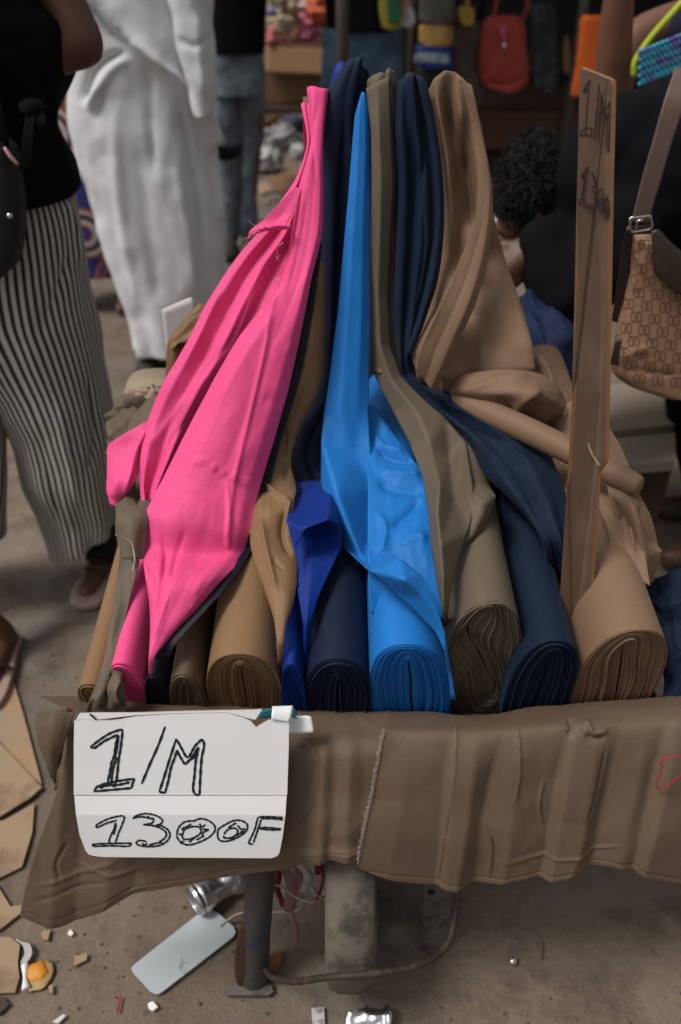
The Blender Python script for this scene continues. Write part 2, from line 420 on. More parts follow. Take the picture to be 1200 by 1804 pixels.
# ------------------------------------------------------------------ wheelbarrow
RUST = plain('rusty_iron', (.07, .045, .032, 1), .75, .3, second=(.12, .058, .03, 1), amount=.5, sscale=30, bmp=.5)
OLDBLUE = plain('worn_blue_paint_on_iron', (.065, .055, .047, 1), .7, .1, second=(.008, .040, .095, 1), amount=.26, sscale=30, bmp=.5)
GREYIRON = plain('dull_grey_iron', (.12, .11, .10, 1), .7, .2, second=(.07, .055, .045, 1), amount=.4, sscale=25, bmp=.3)
TYRE = plain('dusty_rubber_tyre', (.155, .130, .106, 1), .95, 0, .15, second=(.065, .056, .048, 1), amount=.45, sscale=14, bmp=.5, scale=25)
def tr(x, y, h): return ORG + EX * x + EY * y + EZ * h
bar = thing('wheelbarrow', 'rusty metal wheelbarrow under the fabric bolts, its worn grey tyre facing the viewer', 'wheelbarrow', (0.02, .75, 0))
tl, tr_, tback = -.350, .475, .72
prof = [(tl - .005, .03), (tl, -.065), (tr_, -.065), (tr_ + .005, .03)]
V = [tr(x, 0, h - .004) for x, h in prof] + [tr(x, tback, h - .004) for x, h in prof] + [tr(tl - .005, -.004, .03), tr(tr_ + .005, -.004, .03), tr(tl - .005, tback + .02, .05), tr(tr_ + .005, tback + .02, .05)]
o = build('tray', V, [(0, 1, 5, 4), (1, 2, 6, 5), (2, 3, 7, 6), (8, 9, 3, 2, 1, 0), (4, 5, 6, 7, 11, 10)], RUST, bar, smooth=False); solid(o, .004)
wc = np.array([.016, .79, .20])
def lathe(prof_, c, seg=48):          # axis along x
    V, Fc = [], []; k = len(prof_)
    for i in range(seg):
        a = 2 * math.pi * i / seg
        for x, r in prof_: V.append(c + np.array([x, r * math.cos(a), r * math.sin(a)]))
    for i in range(seg):
        for j in range(k):
            Fc.append((i * k + j, i * k + (j + 1) % k, ((i + 1) % seg) * k + (j + 1) % k, ((i + 1) % seg) * k + j))
    return V, Fc
wheel = build('wheel', *lathe([(-.02, .115), (.02, .115), (.018, .108), (-.018, .108)], wc, 40), RUST, bar)
build('tyre', *lathe([(-.028, .125), (-.039, .15), (-.040, .178), (-.034, .194), (-.018, .1995), (0, .200), (.018, .1995), (.034, .194), (.040, .178), (.039, .15), (.028, .125)], wc, 64), TYRE, wheel)
parts = [tube_mesh([wc + [-.06, 0, 0], wc + [.06, 0, 0]], .022, 20)]
for i in range(6):
    a = math.pi * i / 3; parts.append(tube_mesh([wc, wc + .11 * np.array([0, math.cos(a), math.sin(a)])], .007, 8))
build('hub', *joinm(parts), RUST, wheel)
# left post with foot, right flat bar, guard rod round the wheel
pb, pt = PY(447, 1742, .685), PY(458, 1520, .70)
tube('front_leg', [pb, pb * .6 + pt * .4, pt, pt + [0, .04, .10]], [.027, .024, .0235, .0235], OLDBLUE, bar, 24, 16)
sheet('gusset', [(.678, [(424, 1630), (440, 1632)]), (.672, [(414, 1680), (440, 1684)]), (.668, [(414, 1722), (436, 1728)]), (.668, [(420, 1736), (432, 1738)])], RUST, bar, 6, 12, wrinkle=0, thick=.005)
q = [PZ(394, 1746, .004), PZ(404, 1736, .004), PZ(478, 1738, .004), PZ(482, 1750, .004), PZ(474, 1756, .004), PZ(402, 1756, .004)]
o = build('foot_plate', np.array(q) + [0, 0, .006], [tuple(range(6))[::-1]], GREYIRON, bar, smooth=False); solid(o, .006)
pr = [PY(742, 1722, .73), PY(788, 1722, .73), PY(794, 1540, .75), PY(748, 1540, .75)]
pr += [pr[3] + [0, .03, .10], pr[2] + [0, .03, .10]]
o = build('flat_bar', np.array(pr), [(0, 1, 2, 3), (3, 2, 5, 4)], GREYIRON, bar, smooth=False); solid(o, .006)
for hx, hy, hY in ((760, 1574, .746),):
    c = PY(hx, hy, hY, .004); tube('bolt_hole', [c, c + [0, .004, 0]], .006, plain('black_hole', (.01, .01, .01, 1), .9, bmp=0), bar, 12)
c = PY(452, 1564, .697, .026); tube('bolt_hole', [c, c + [0, .012, 0]], .006, bpy.data.materials['black_hole'], bar, 12)
rod = [PY(466, 1706, .675), PY(480, 1722, .645), PY(520, 1729, .60), PY(575, 1722, .575), PY(650, 1716, .57), PY(715, 1706, .585), PY(760, 1690, .605), PY(788, 1664, .635), PY(800, 1625, .665), PY(806, 1570, .69), PY(808, 1510, .71), PY(808, 1510, .71) + [0, .04, .08]]
tube('guard_rod', rod, .0052, plain('dark_rusty_rod', (.045, .034, .028, 1), .7, .3, second=(.09, .06, .045, 1), amount=.3, sscale=30), bar, 12, 60)
for s_, nm in ((-.27, 'handle'), (.36, 'handle')):
    tube(nm, [tr(s_, .0, -.09), tr(s_, .75, -.09), tr(s_, 1.0, -.08)], .02, GREYIRON, bar, 14, 10)
for s_ in (-.27, .36):
    tube('rear_leg', [tr(s_, .7, -.09), [s_, 1.45, 0.0]], .018, RUST, bar, 12)
WOOD = plain('old_bar_wood', (.16, .10, .055, 1), .8, scale=20, bmp=.4)
tube('support_post', [tr(.06, .66, -.06), np.array([.06, 1.44, 1.315])], .018, WOOD, bar, 14)
tube('support_rail', [[-.06, 1.43, 1.3], [.21, 1.43, 1.3]], .014, WOOD, bar, 12)

# ------------------------------------------------------------------ fabric bolts
def loop_pts(w_, h_, n=2.3, seg=64):
    th = np.linspace(0, 2 * np.pi, seg, endpoint=False); c, s_ = np.cos(th), np.sin(th)
    return np.stack([w_ * np.sign(c) * np.abs(c) ** (2 / n), h_ * np.sign(s_) * np.abs(s_) ** (2 / n)], 1)
def roll(parent, mat, pxL, pxR, pytop, hgt, Yf=.78, length=.70, layers=16, seed=1, wob=.0, cz=.0, lean=0., wave=.25, back_rise=0.):
    T = PY((pxL + pxR) / 2, pytop, Yf)
    pc = proj(np.array([T - EZ * min(hgt / 2, .09)]))[0][1]; A, B = PY(pxL, pc, Yf), PY(pxR, pc, Yf)
    wd = (B[0] - A[0]) / 2; hh = hgt / 2; C = T - EZ * hh; C[0] = (A[0] + B[0]) / 2
    rnd = random.Random(seed); seg = 64; ph = rnd.uniform(0, 6)
    def place(xz, y, t, edge=1.):
        x, z = xz[:, 0], xz[:, 1]
        k = 1 - t * t
        dx = wob * wd * k * np.sin(z / hh * 3.4 + ph) + wave * .05 * wd * np.sin(z / hh * 9 + ph * 2 + t * 5) * min(1, k * 3)
        dz = cz * hh * k
        x2 = x + dx + lean * (z) ; z2 = z + dz
        return C + x2[:, None] * EX + z2[:, None] * EZ + (np.zeros(len(x)) + y)[:, None] * EY
    # outer body
    ny = 22; V = []
    for i in range(ny):
        y = length * (i / (ny - 1)) ** 1.2
        Lp = loop_pts(wd, hh, 2.35, seg)
        nz = np.array([mnoise.noise(Vector((p[0] * 14, p[1] * 14, y * 7 + seed * 5))) for p in Lp])
        V.append(place(Lp * (1 + .018 * nz[:, None] * min(1, y * 12)), y, 1.) + EZ * back_rise * y)
    V = np.concatenate(V); Fc = []
    for i in range(ny - 1):
        for j in range(seg): Fc.append((i * seg + j, i * seg + (j + 1) % seg, (i + 1) * seg + (j + 1) % seg, (i + 1) * seg + j))
    Fc.append(tuple(range((ny - 1) * seg, ny * seg)))
    per = np.linspace(0, 2 * (wd + hh) * 1.3, seg); uv = np.concatenate([np.stack([per, np.full(seg, length * (i / (ny - 1)))], 1) for i in range(ny)])
    body = build('roll', V, Fc, mat, parent, uv)
    # layered end
    layers = int(layers * 1.45); V = []; dt = .975 / layers; yj = 0
    def rg(t, y):
        t = max(t, .03); V.append(place(loop_pts(wd * t, max(hh - wd * (1 - t) * .95, hh * .12), 2.3, seg), y, t))
    rg(1., .0)
    ws = [rnd.uniform(.45, 1.7) for _ in range(layers)]; cs = np.concatenate([[0], np.cumsum(ws)]) / sum(ws) * .975
    for k in range(layers):
        t = 1 - cs[k]; dt = cs[k + 1] - cs[k]; yj = rnd.uniform(-.0020, .0012) - (.0025 if rnd.random() < .12 else 0); s_ = rnd.uniform(.55, .85)
        rg(t - .04 * dt, yj + .0005); rg(t - .16 * dt, yj - .0006); rg(t - s_ * dt, yj - .0004); rg(t - (s_ + .1) * dt, yj + .0025); rg(t - .98 * dt, yj + .0025)
    rg(.02, .02)
    nr = len(V); V = np.concatenate(V)
    Fc = [(i * seg + (j + 1) % seg, i * seg + j, (i + 1) * seg + j, (i + 1) * seg + (j + 1) % seg) for i in range(nr - 1) for j in range(seg)]
    Fc.append(tuple(range((nr - 1) * seg, nr * seg)))
    uv = np.concatenate([np.stack([per, np.full(seg, i * .002)], 1) for i in range(nr)])
    build('layered_end', V, Fc, mat, body, uv)
    return T
def bolt(label, pxL, pxR, pytop, mat, hgt, **k):
    Yf = k.get('Yf', .78); T = PY((pxL + pxR) / 2, pytop, Yf)
    b = thing('fabric_bolt', label, 'fabric bolt', T - EZ * hgt, 'fabric bolts lying side by side in the barrow')
    roll(b, mat, pxL, pxR, pytop, hgt, **k)
    return b

b_pink = bolt('bright pink fabric bolt with its long loose end pulled up high', 198, 268, 1168, PINK, .215, layers=9, seed=3, wob=.35, lean=-.06, wave=.8)
b_ink = bolt('thin blackish navy fabric bolt squeezed in right beside the pink bolt', 257, 302, 1192, INK, .19, layers=7, seed=4, length=.6)
b_dust = bolt('shiny dark brown flat fabric bolt between blackish navy and camel bolts', 297, 364, 1187, DUST, .20, layers=8, seed=5, wob=.2, length=.6)
b_camel = bolt('round camel brown fabric bolt with spiral end behind the white sign', 360, 496, 1150, CAMEL, .205, layers=19, seed=6, cz=.22, wave=.15)
b_royal = bolt('narrow royal blue fabric bolt next to the camel brown bolt', 494, 538, 1168, ROYAL, .21, layers=7, seed=7, wob=.3)
b_navy = bolt('dark navy fabric bolt between the royal blue and sky blue bolts', 534, 656, 1160, NAVY, .22, layers=17, seed=8, wave=.3)
b_blue = bolt('sky blue fabric bolt in the middle of the row', 654, 802, 1133, BLUE, .255, layers=20, seed=9, cz=.12, lean=-.10, wave=.25)
b_olive = bolt('olive grey fabric bolt with crumpled crooked layers at its end', 790, 930, 1062, OLIVE, .30, layers=17, seed=10, wob=.45, cz=.22, Yf=.80, wave=1.3, lean=-.02)
b_slate = bolt('slate navy fabric bolt between the olive bolt and the wooden strip', 902, 1024, 1128, NAVY2, .255, layers=18, seed=11, cz=.1, lean=.02)
b_tan = bolt('wide tan brown fabric bolt, last of the row at the right', 1024, 1182, 1108, TAN, .275, layers=21, seed=12, wob=.16, cz=.18, lean=.03, wave=.4)
b_thin = bolt('thin light brown roll along the left edge of the barrow', 136, 192, 1205, CAMEL, .085, layers=5, seed=13, length=.62, wob=.3)

# ---- loose ends pulled up over the rail
UP = [(110, 1.40), (300, 1.37), (500, 1.33), (650, 1.285), (750, 1.24)]
def uy(py, d=0.): return float(np.interp(py, [a for a, _ in UP], [b for _, b in UP])) + d

# pink: front panel
PK = [(158, 1.375), (400, 1.25), (600, 1.145), (750, 1.08), (850, 1.03), (960, .95)]
def py_(p, d=0.): return float(np.interp(p, [a for a, _ in PK], [b for _, b in PK])) + d
sheet('draped_length', [
    (py_(160), [(541, 160), (558, 160), (578, 164)]),
    (py_(240), [(549, 240), (557, 238), (570, 242)]),
    (py_(320), [(527, 325), (546, 318), (570, 322)]),
    (py_(400), [(512, 410), (535, 402), (568, 408)]),
    (py_(490), [(490, 500), (518, 492), (550, 486)]),
    (py_(590), [(424, 588), (474, 588, .008), (530, 590)]),
    (py_(690), [(366, 686), (430, 690, .012), (507, 692)]),
    (py_(780), [(322, 772), (396, 780, .014), (481, 785)]),
    (py_(860), [(284, 848), (365, 858, .014), (457, 866)]),
    (py_(935), [(256, 905), (345, 925, .012), (441, 940)]),
    (py_(985), [(250, 958), (330, 980, .016), (430, 976)]),
    (.21, [(255, 1010), (310, 1025, .012), (392, 1020)]),
    (.195, [(262, 1060), (290, 1070, .010), (345, 1076)]),
    (.18, [(264, 1115), (278, 1118, .008), (302, 1122)]),
    (.17, [(264, 1158), (266, 1160), (272, 1160)]), (.09, [(264, 1206), (266, 1206), (270, 1206)])],
    PINK, b_pink, 70, 190, seed=2, pleats=[(0, 0, -.002), (.22, .28, .006), (.62, .62, .000), (.85, .88, .003), (1, 1, -.003)], gain=.9, curl=0.012, wrinkle=.0016, wscale=9, loop=True, strokes=[
    ([(497, 450), (468, 610), (440, 730), (410, 860), (402, 960)], 9, 0.0044, 's|'),
    ([(478, 605), (520, 618)], 5, 0.0036, 's'), ([(462, 700), (500, 712)], 8, -.003, 'r'),
    ([(300, 800), (360, 815), (420, 845), (450, 852)], 6, 0.0060, 's'), ([(270, 850), (330, 872), (385, 905), (420, 935)], 9, .004, 'l'),
    ([(400, 840), (402, 900), (398, 960)], 6, 0.0050, 's'), ([(430, 975), (380, 1000), (330, 1060)], 16, .004, 'r'),
    ([(285, 930), (292, 980), (284, 1040), (268, 1130)], 7, -.009, 'r'), ([(330, 925), (312, 980), (300, 1030)], 7, -.004, 'r'),
    ([(258, 985), (268, 1020), (276, 1050)], 6, -.008, 'r'), ([(300, 1045), (285, 1090), (270, 1130)], 5, .003, 'r'),
    ([(452, 870), (436, 930), (430, 972)], 10, -.003, 'r'), ([(425, 590), (365, 690), (322, 775), (284, 850), (258, 905)], 8, .006, 'r|'),
    ([(545, 330), (528, 430), (505, 530)], 9, -.003, 'r'), ([(535, 385), (560, 392)], 4, 0.0030, 's'), ([(500, 540), (460, 590), (380, 720)], 14, .003, 'r'),
    ([(560, 170), (552, 260), (560, 330)], 6, -.003, 'r')])
# pink: back layer, seen to the left of the front panel, with the torn lip
sheet('back_fold', [
    (py_(180, .02), [(531, 184), (545, 186), (560, 190)]),
    (py_(250, .02), [(541, 250), (548, 250), (560, 250)]),
    (py_(310, .025), [(522, 312), (535, 316), (556, 320)]),
    (py_(355, .03), [(496, 352), (520, 365), (550, 380)]),
    (py_(410, .035), [(470, 392), (505, 415), (535, 430)]),
    (py_(460, .03), [(418, 452), (462, 470), (512, 490)]),
    (py_(540, .03), [(366, 532), (420, 545, .006), (480, 570)]),
    (py_(610, .03), [(330, 602), (390, 620, .010), (440, 640)]),
    (py_(680, .03), [(292, 668), (350, 690, .014), (400, 710)]),
    (py_(740, .03), [(262, 738), (318, 755, .016), (365, 775)]),
    (py_(810, .03), [(250, 795), (295, 815, .016), (330, 835)]),
    (py_(870, .03), [(246, 850), (270, 870, .010), (300, 885)]),
    (py_(920, .03), [(250, 905), (262, 915), (285, 925)])],
    PINK, b_pink, 50, 130, seed=5, pleats=[(0, 0, 0), (.2, .15, .008), (.34, .3, -.006), (.5, .5, .009), (.7, .65, -.009), (.86, .86, .006), (1, 1, 0)], gain=.8, wrinkle=.0022, wscale=10, loop=True, strokes=[
    ([(470, 470), (430, 560), (395, 650), (350, 740)], 11, .007, 'r'), ([(440, 520), (405, 600), (330, 690)], 8, -.006, 'r'),
    ([(395, 500), (360, 580), (320, 660)], 9, .005, 'r'), ([(330, 690), (300, 740), (262, 800)], 9, .008, 'r'), ([(375, 640), (340, 720), (290, 800), (262, 880)], 8, -.008, 'r'),
    ([(262, 745), (275, 768)], 4, -.003, 's'), ([(372, 590), (350, 640)], 6, -.004, 'r'), ([(420, 490), (390, 530)], 6, .003, 'r')])
sheet('torn_lip', [
    (py_(330, -.005), [(520, 328), (530, 330)]), (py_(360, -.01), [(492, 358), (520, 368)]), (py_(385, -.012), [(462, 390), (505, 392, .006)]),
    (py_(405, -.012), [(441, 408), (480, 398, .010), (512, 400)]), (py_(415, -.006), [(436, 424), (450, 414), (470, 404)])],
    PINK, b_pink, 30, 40, seed=6, wrinkle=.002)
sheet('side_flap', [
    (py_(742, .03), [(258, 742), (266, 744)]), (py_(770, .03), [(214, 768), (240, 764), (262, 770)]), (py_(790, .03), [(190, 786), (225, 790, .004), (262, 790)]),
    (py_(830, .025), [(189, 830), (215, 832, .02), (252, 825)]), (py_(865, .025), [(187, 866), (205, 868, .02), (236, 850)]), (py_(888, .03), [(193, 888), (204, 892, .008), (216, 882)])],
    PINK, b_pink, 30, 40, seed=7, wrinkle=.0015, strokes=[([(262, 745), (240, 800), (212, 880)], 7, .010, 'l'), ([(195, 880), (215, 840)], 8, .004, 'r')])
def threads(name, mat, parent, pts, spec, n, seed, ln=16, r=.0004):
    rnd = random.Random(seed); parts = []
    for i in range(n):
        x, y = pts[rnd.randrange(len(pts))]; x += rnd.uniform(-5, 5); y += rnd.uniform(-5, 5)
        a = rnd.uniform(0, 6.28); P = []
        for k in range(4):
            P.append(AT(x, y, spec, .006 + .002 * rnd.random())); a += rnd.uniform(-.9, .9); x += math.cos(a) * ln / 3; y += math.sin(a) * ln / 3
        parts.append(tube_mesh(P, r, 5, 8))
    o = build(name, *joinm(parts), mat, parent); o['kind'] = 'stuff'; return o
PALEPINK = plain('pale_pink_thread', (.8, .3, .42, 1), .9, bmp=0)
threads('loose_threads', PALEPINK, b_pink, [(445, 408), (452, 402), (438, 420)], py_(405, -.015), 9, 1)
threads('tear_threads', PALEPINK, b_pink, [(492, 440), (488, 455), (483, 495), (490, 430)], py_(450, -.01), 11, 2, 11)

# blackish strip hanging between pink and camel, running on under the pink edge
sheet('draped_length', [
    (py_(420, .03), [(556, 424), (568, 430)]), (py_(520, .03), [(534, 520), (556, 522)]), (py_(600, .03), [(512, 600), (542, 604)]), (py_(690, .03), [(490, 690), (522, 692)]),
    (py_(760, .03), [(468, 762), (499, 764)]), (py_(830, .03), [(448, 830), (480, 834)]), (py_(900, .025), [(430, 900), (462, 902)]), (py_(960, .02), [(410, 968), (446, 966)]),
    (.195, [(372, 1020), (402, 1030)]), (.185, [(320, 1080), (352, 1086)]), (.17, [(270, 1130), (312, 1134)]), (.155, [(262, 1160), (296, 1160)])], INK, b_ink, 16, 90, seed=9, loop=False)
# camel
sheet('draped_length', [
    (uy(470, -.06), [(556, 462), (572, 462)]), (uy(560, -.07), [(535, 560), (552, 560), (572, 560)]), (uy(650, -.08), [(514, 650), (540, 650), (570, 650)]),
    (uy(700, -.09), [(502, 702), (530, 702), (556, 700)]), (1.13, [(484, 765), (502, 765), (524, 765)]), (1.09, [(468, 815), (488, 815), (512, 812)]),
    (1.06, [(456, 855), (486, 862, .01), (522, 856)]), (.225, [(446, 895), (480, 900), (518, 890)]), (.21, [(440, 940), (480, 945), (521, 950)]),
    (.205, [(446, 985), (486, 995), (524, 1010)]), (.20, [(466, 1040), (492, 1045), (518, 1060)]), (.19, [(482, 1090), (494, 1090), (506, 1098)]), (.175, [(488, 1135), (494, 1136), (501, 1136)]), (.09, [(490, 1190), (494, 1190), (498, 1190)])],
    CAMEL, b_camel, 70, 180, seed=11, curl=0.015, wrinkle=.0018, strokes=[
    ([(552, 500), (530, 640), (510, 720), (480, 800), (460, 850)], 5, .006, 'l|'), ([(505, 720), (500, 780), (505, 850)], 9, -.010, 'r'),
    ([(462, 850), (490, 872), (520, 885)], 6, .010, 's'), ([(460, 905), (470, 970), (490, 1050)], 9, .008, 'r'), ([(505, 890), (495, 940), (515, 985)], 8, -.010, 'r'), ([(480, 990), (500, 1005)], 5, -.005, 's'),
    ([(515, 880), (505, 915), (518, 945)], 5, .008, 'r')], edge=.002)
# royal blue
patch('draped_length', {}, [], ROYAL, b_royal, 8, 2, .001, 12, rows=[(1.10, [(515, 852), (545, 846), (588, 850)]), (1.07, [(510, 890), (550, 886), (596, 890)]), (.20, [(510, 925), (552, 920), (602, 928)]), (.195, [(513, 960), (552, 960, .004), (603, 962)]), (.19, [(517, 1005), (548, 1005, .010), (583, 1005)]), (.185, [(527, 1058), (543, 1056, .008), (561, 1052)]), (.175, [(534, 1100), (540, 1100, .006), (549, 1094)]), (.10, [(534, 1180), (538, 1180), (543, 1180)])])
patch('turned_lip', {'a': (545, 856, 1.09), 'b': (586, 852, 1.09), 'c': (511, 886, 1.06), 'd': (560, 882, 1.04), 'e': (505, 916, .24), 'f': (521, 962, .225), 'g': (538, 930, .25, .012), 'h': (578, 915, .25, .014), 'i': (601, 930, .225), 'k': (528, 1010, .205)}, ['acd', 'adb', 'ceg', 'efg', 'cgd', 'dgh', 'dhb', 'bhi', 'ekf'], ROYAL, b_royal, 8, 3, .001, 13)
sheet('peak', [(1.42, [(585, 150), (592, 122), (604, 114), (612, 122)]), (1.41, [(583, 175), (590, 160), (604, 150), (614, 150)]), (1.41, [(580, 210), (590, 205), (604, 200), (620, 200)])], ROYAL, b_royal, 20, 20, seed=13, loop=True)
# navy
sheet('draped_length', [
    (uy(115), [(600, 128), (622, 108), (638, 106), (650, 128)]), (uy(180), [(557, 190), (590, 182, .008), (625, 172), (655, 190, -.02)]), (uy(260), [(562, 262), (595, 260, .010), (628, 262), (652, 265, -.02)]),
    (uy(400), [(563, 400), (592, 400, .008), (625, 400), (645, 400, -.02)]), (uy(550), [(563, 550), (588, 550, .008), (615, 550), (640, 550, -.02)]), (uy(660), [(563, 655), (582, 655, .008), (608, 655), (635, 655, -.02)]),
    (1.245, [(545, 720), (572, 720), (600, 720), (625, 725)]), (1.20, [(512, 768), (545, 765, .02), (580, 770), (615, 770)]), (1.165, [(505, 800), (540, 802, .02), (580, 810), (610, 810)]),
    (1.12, [(518, 838), (550, 845, .006), (585, 850), (610, 850)]), (.185, [(545, 885), (575, 890), (605, 895), (630, 890)]), (.165, [(560, 940), (590, 945), (625, 950), (650, 940)]), (.150, [(575, 1000), (600, 1000), (630, 1000), (655, 1000)])],
    NAVY, b_navy, 50, 140, seed=14, pleats=[(0, 0, 0), (.28, .2, .006), (.5, .42, -.004), (.68, .66, .006), (.85, .85, -.010), (1, 1, 0)], gain=.8, curl=0.025, loop=True, wrinkle=.0015, strokes=[
    ([(640, 112), (632, 170), (628, 260)], 6, -.015, 'r|'), ([(610, 200), (600, 350), (592, 520), (585, 700)], 10, -.006, 'r'), ([(578, 560), (575, 660), (545, 740), (512, 790)], 10, .006, 'r'),
    ([(560, 740), (540, 800), (560, 840)], 9, -.012, 'r'), ([(548, 820), (565, 845), (575, 870)], 8, .008, 'r'), ([(570, 600), (566, 700), (572, 760)], 6, -.006, 'r')])
# sky blue: loose top layer on the roll, then the pulled-up length in front of it
sheet('loose_top_layer', [
    (1.22, [(640, 720), (652, 716), (668, 730)]), (.235, [(642, 765), (672, 762), (702, 775)]), (.235, [(645, 800), (685, 798), (732, 812)]), (.23, [(648, 850), (700, 848), (752, 850)]), (.225, [(648, 910), (700, 910), (758, 915)]),
    (.215, [(648, 970), (705, 970), (762, 975)]), (.195, [(650, 1030), (715, 1030), (772, 1035)]), (.165, [(652, 1080), (720, 1080), (784, 1090)])],
    BLUE, b_blue, 50, 80, seed=15, wrinkle=.003, wscale=14, strokes=[
    ([(662, 790), (690, 805), (735, 812)], 6, -.012, 'r'), ([(655, 770), (680, 790), (715, 795)], 5, .008, 'r'), ([(660, 850), (700, 862), (750, 868)], 9, -.009, 'r'), ([(665, 830), (710, 838), (748, 836)], 8, .008, 'r'),
    ([(690, 930), (720, 905), (745, 880)], 9, -.008, 'r'), ([(700, 960), (735, 950), (756, 955)], 10, .006, 'r'), ([(660, 900), (680, 930), (670, 980)], 9, .006, 'r')])
patch('draped_length', {
    'd': (566, 778, 1.125), 'e': (626, 806, 1.115), 'f': (652, 786, 1.125), 'g': (565, 850, 1.085), 'h': (590, 862, 1.035), 'i': (660, 865, 1.075), 'j': (578, 910, 1.04), 'k': (615, 932, .985), 'l': (656, 930, 1.03),
    'm': (603, 960, 1.0), 'n': (641, 992, .94), 'o': (655, 955, 1.0), 'p': (652, 1006, .255), 'q': (702, 982, .285), 'r': (692, 1042, .235), 's': (742, 1012, .275), 'r2': (712, 1022, .29), 't': (732, 1077, .222), 'u': (769, 1066, .25), 't2': (748, 1052, .262), 'v': (767, 1112, .208), 'w': (784, 1116, .215), 'x': (786, 1152, .185), 'y': (802, 1232, .09), 'z': (794, 1232, .08)},
    [((9, 0), 'd', 'e', (9, 1)), ((9, 1), 'e', (9, 2)), ((9, 2), 'e', 'f', (9, 3)), 'dgh', 'dhe', 'eif', 'ehi', 'gjh', 'hjk', 'hli', 'hkl', 'jmk', 'kmn', 'kol', 'kno', 'mpn', 'nqo', 'npq', ('p', 'r2', 'q'), ('p', 'r', 'r2'), ('q', 'r2', 's'), ('r', 't2', 'r2'), ('r', 't', 't2'), ('r2', 't2', 's'), ('s', 't2', 'u'), 'tvw', ('t', 'w', 't2'), ('t2', 'w', 'u'), 'vxw', ('x', 'z', 'y', 'w')],
    BLUE, b_blue, 7, 2, .0011, 16, rows=[
    (1.42, [(634, 260), (637, 260), (641, 260), (646, 260)]), (1.385, [(634, 172), (637, 162), (642, 162), (646, 172)]), (1.36, [(633, 175), (637, 163), (642, 163), (647, 174)]), (uy(198, -.035), [(625, 204), (633, 198, .005), (643, 198, .003), (652, 204, -.004)]), (uy(260, -.04), [(620, 262), (631, 260, .006), (645, 260, .003), (654, 264, -.008)]), (uy(350, -.05), [(613, 350), (626, 350, .008), (641, 350, .004), (654, 352, -.010)]),
    (uy(450, -.06), [(604, 450), (619, 450, .008), (638, 450, .004), (652, 452, -.010)]), (uy(550, -.07), [(595, 550), (613, 550, .010), (637, 550, .006), (653, 552, -.010)]), (uy(650, -.08), [(582, 650), (604, 650, .014), (633, 650, .008), (651, 652, -.008)]), (1.165, [(571, 728), (598, 730, .018), (629, 732, .008), (649, 730, -.004)])])
# olive
sheet('back_fold', [
    (uy(140, -.02), [(645, 154), (660, 142), (680, 130, .006), (697, 130)]), (uy(230, -.02), [(652, 230), (668, 228, .010), (688, 228), (706, 232, -.01)]), (uy(300, -.02), [(654, 300), (670, 300, .012), (690, 300), (708, 302, -.012)]),
    (uy(420, -.02), [(651, 420), (668, 420, .012), (684, 420), (701, 420, -.012)]), (uy(520, -.02), [(650, 520), (664, 520, .010), (680, 520), (695, 520, -.01)]), (uy(600, -.03), [(650, 600), (668, 600, .010), (684, 605), (701, 610, -.006)]),
    (uy(660, -.05), [(656, 656), (676, 658, .014), (692, 662), (708, 664)])],
    OLIVE, b_olive, 60, 170, seed=17, pleats=[(0, 0, -.002), (.10, .06, .006), (.55, .38, .003), (.68, .55, -.006), (.8, .76, .004), (1, 1, -.004)], gain=.9, curl=0.028, loop=True, wrinkle=.0018, strokes=[
    ([(690, 135), (678, 200), (682, 280)], 5, -.010, 'r'), ([(672, 170), (668, 300), (672, 420)], 10, .004, 'r'), ([(690, 330), (684, 450), (680, 560), (690, 640)], 5, -.012, 'r'), ([(664, 420), (662, 540), (672, 640), (700, 740), (730, 800)], 6, -.008, 'r'),
    ([(678, 560), (690, 680), (720, 760), (745, 830), (757, 900), (760, 990)], 5, .010, 'l'), ([(704, 665), (730, 700), (780, 735), (818, 778)], 8, .008, 'r'), ([(705, 668), (712, 720), (690, 770)], 7, -.006, 'r'),
    ([(760, 800), (785, 830), (790, 900), (780, 960)], 9, -.008, 'r'), ([(725, 790), (775, 800), (818, 782)], 8, -.004, 'r'), ([(820, 790), (826, 850), (838, 890)], 6, .006, 'r'), ([(776, 880), (772, 950), (780, 1030)], 5, -.007, 'r'), ([(800, 890), (792, 960), (788, 1030)], 6, .006, 'r')])
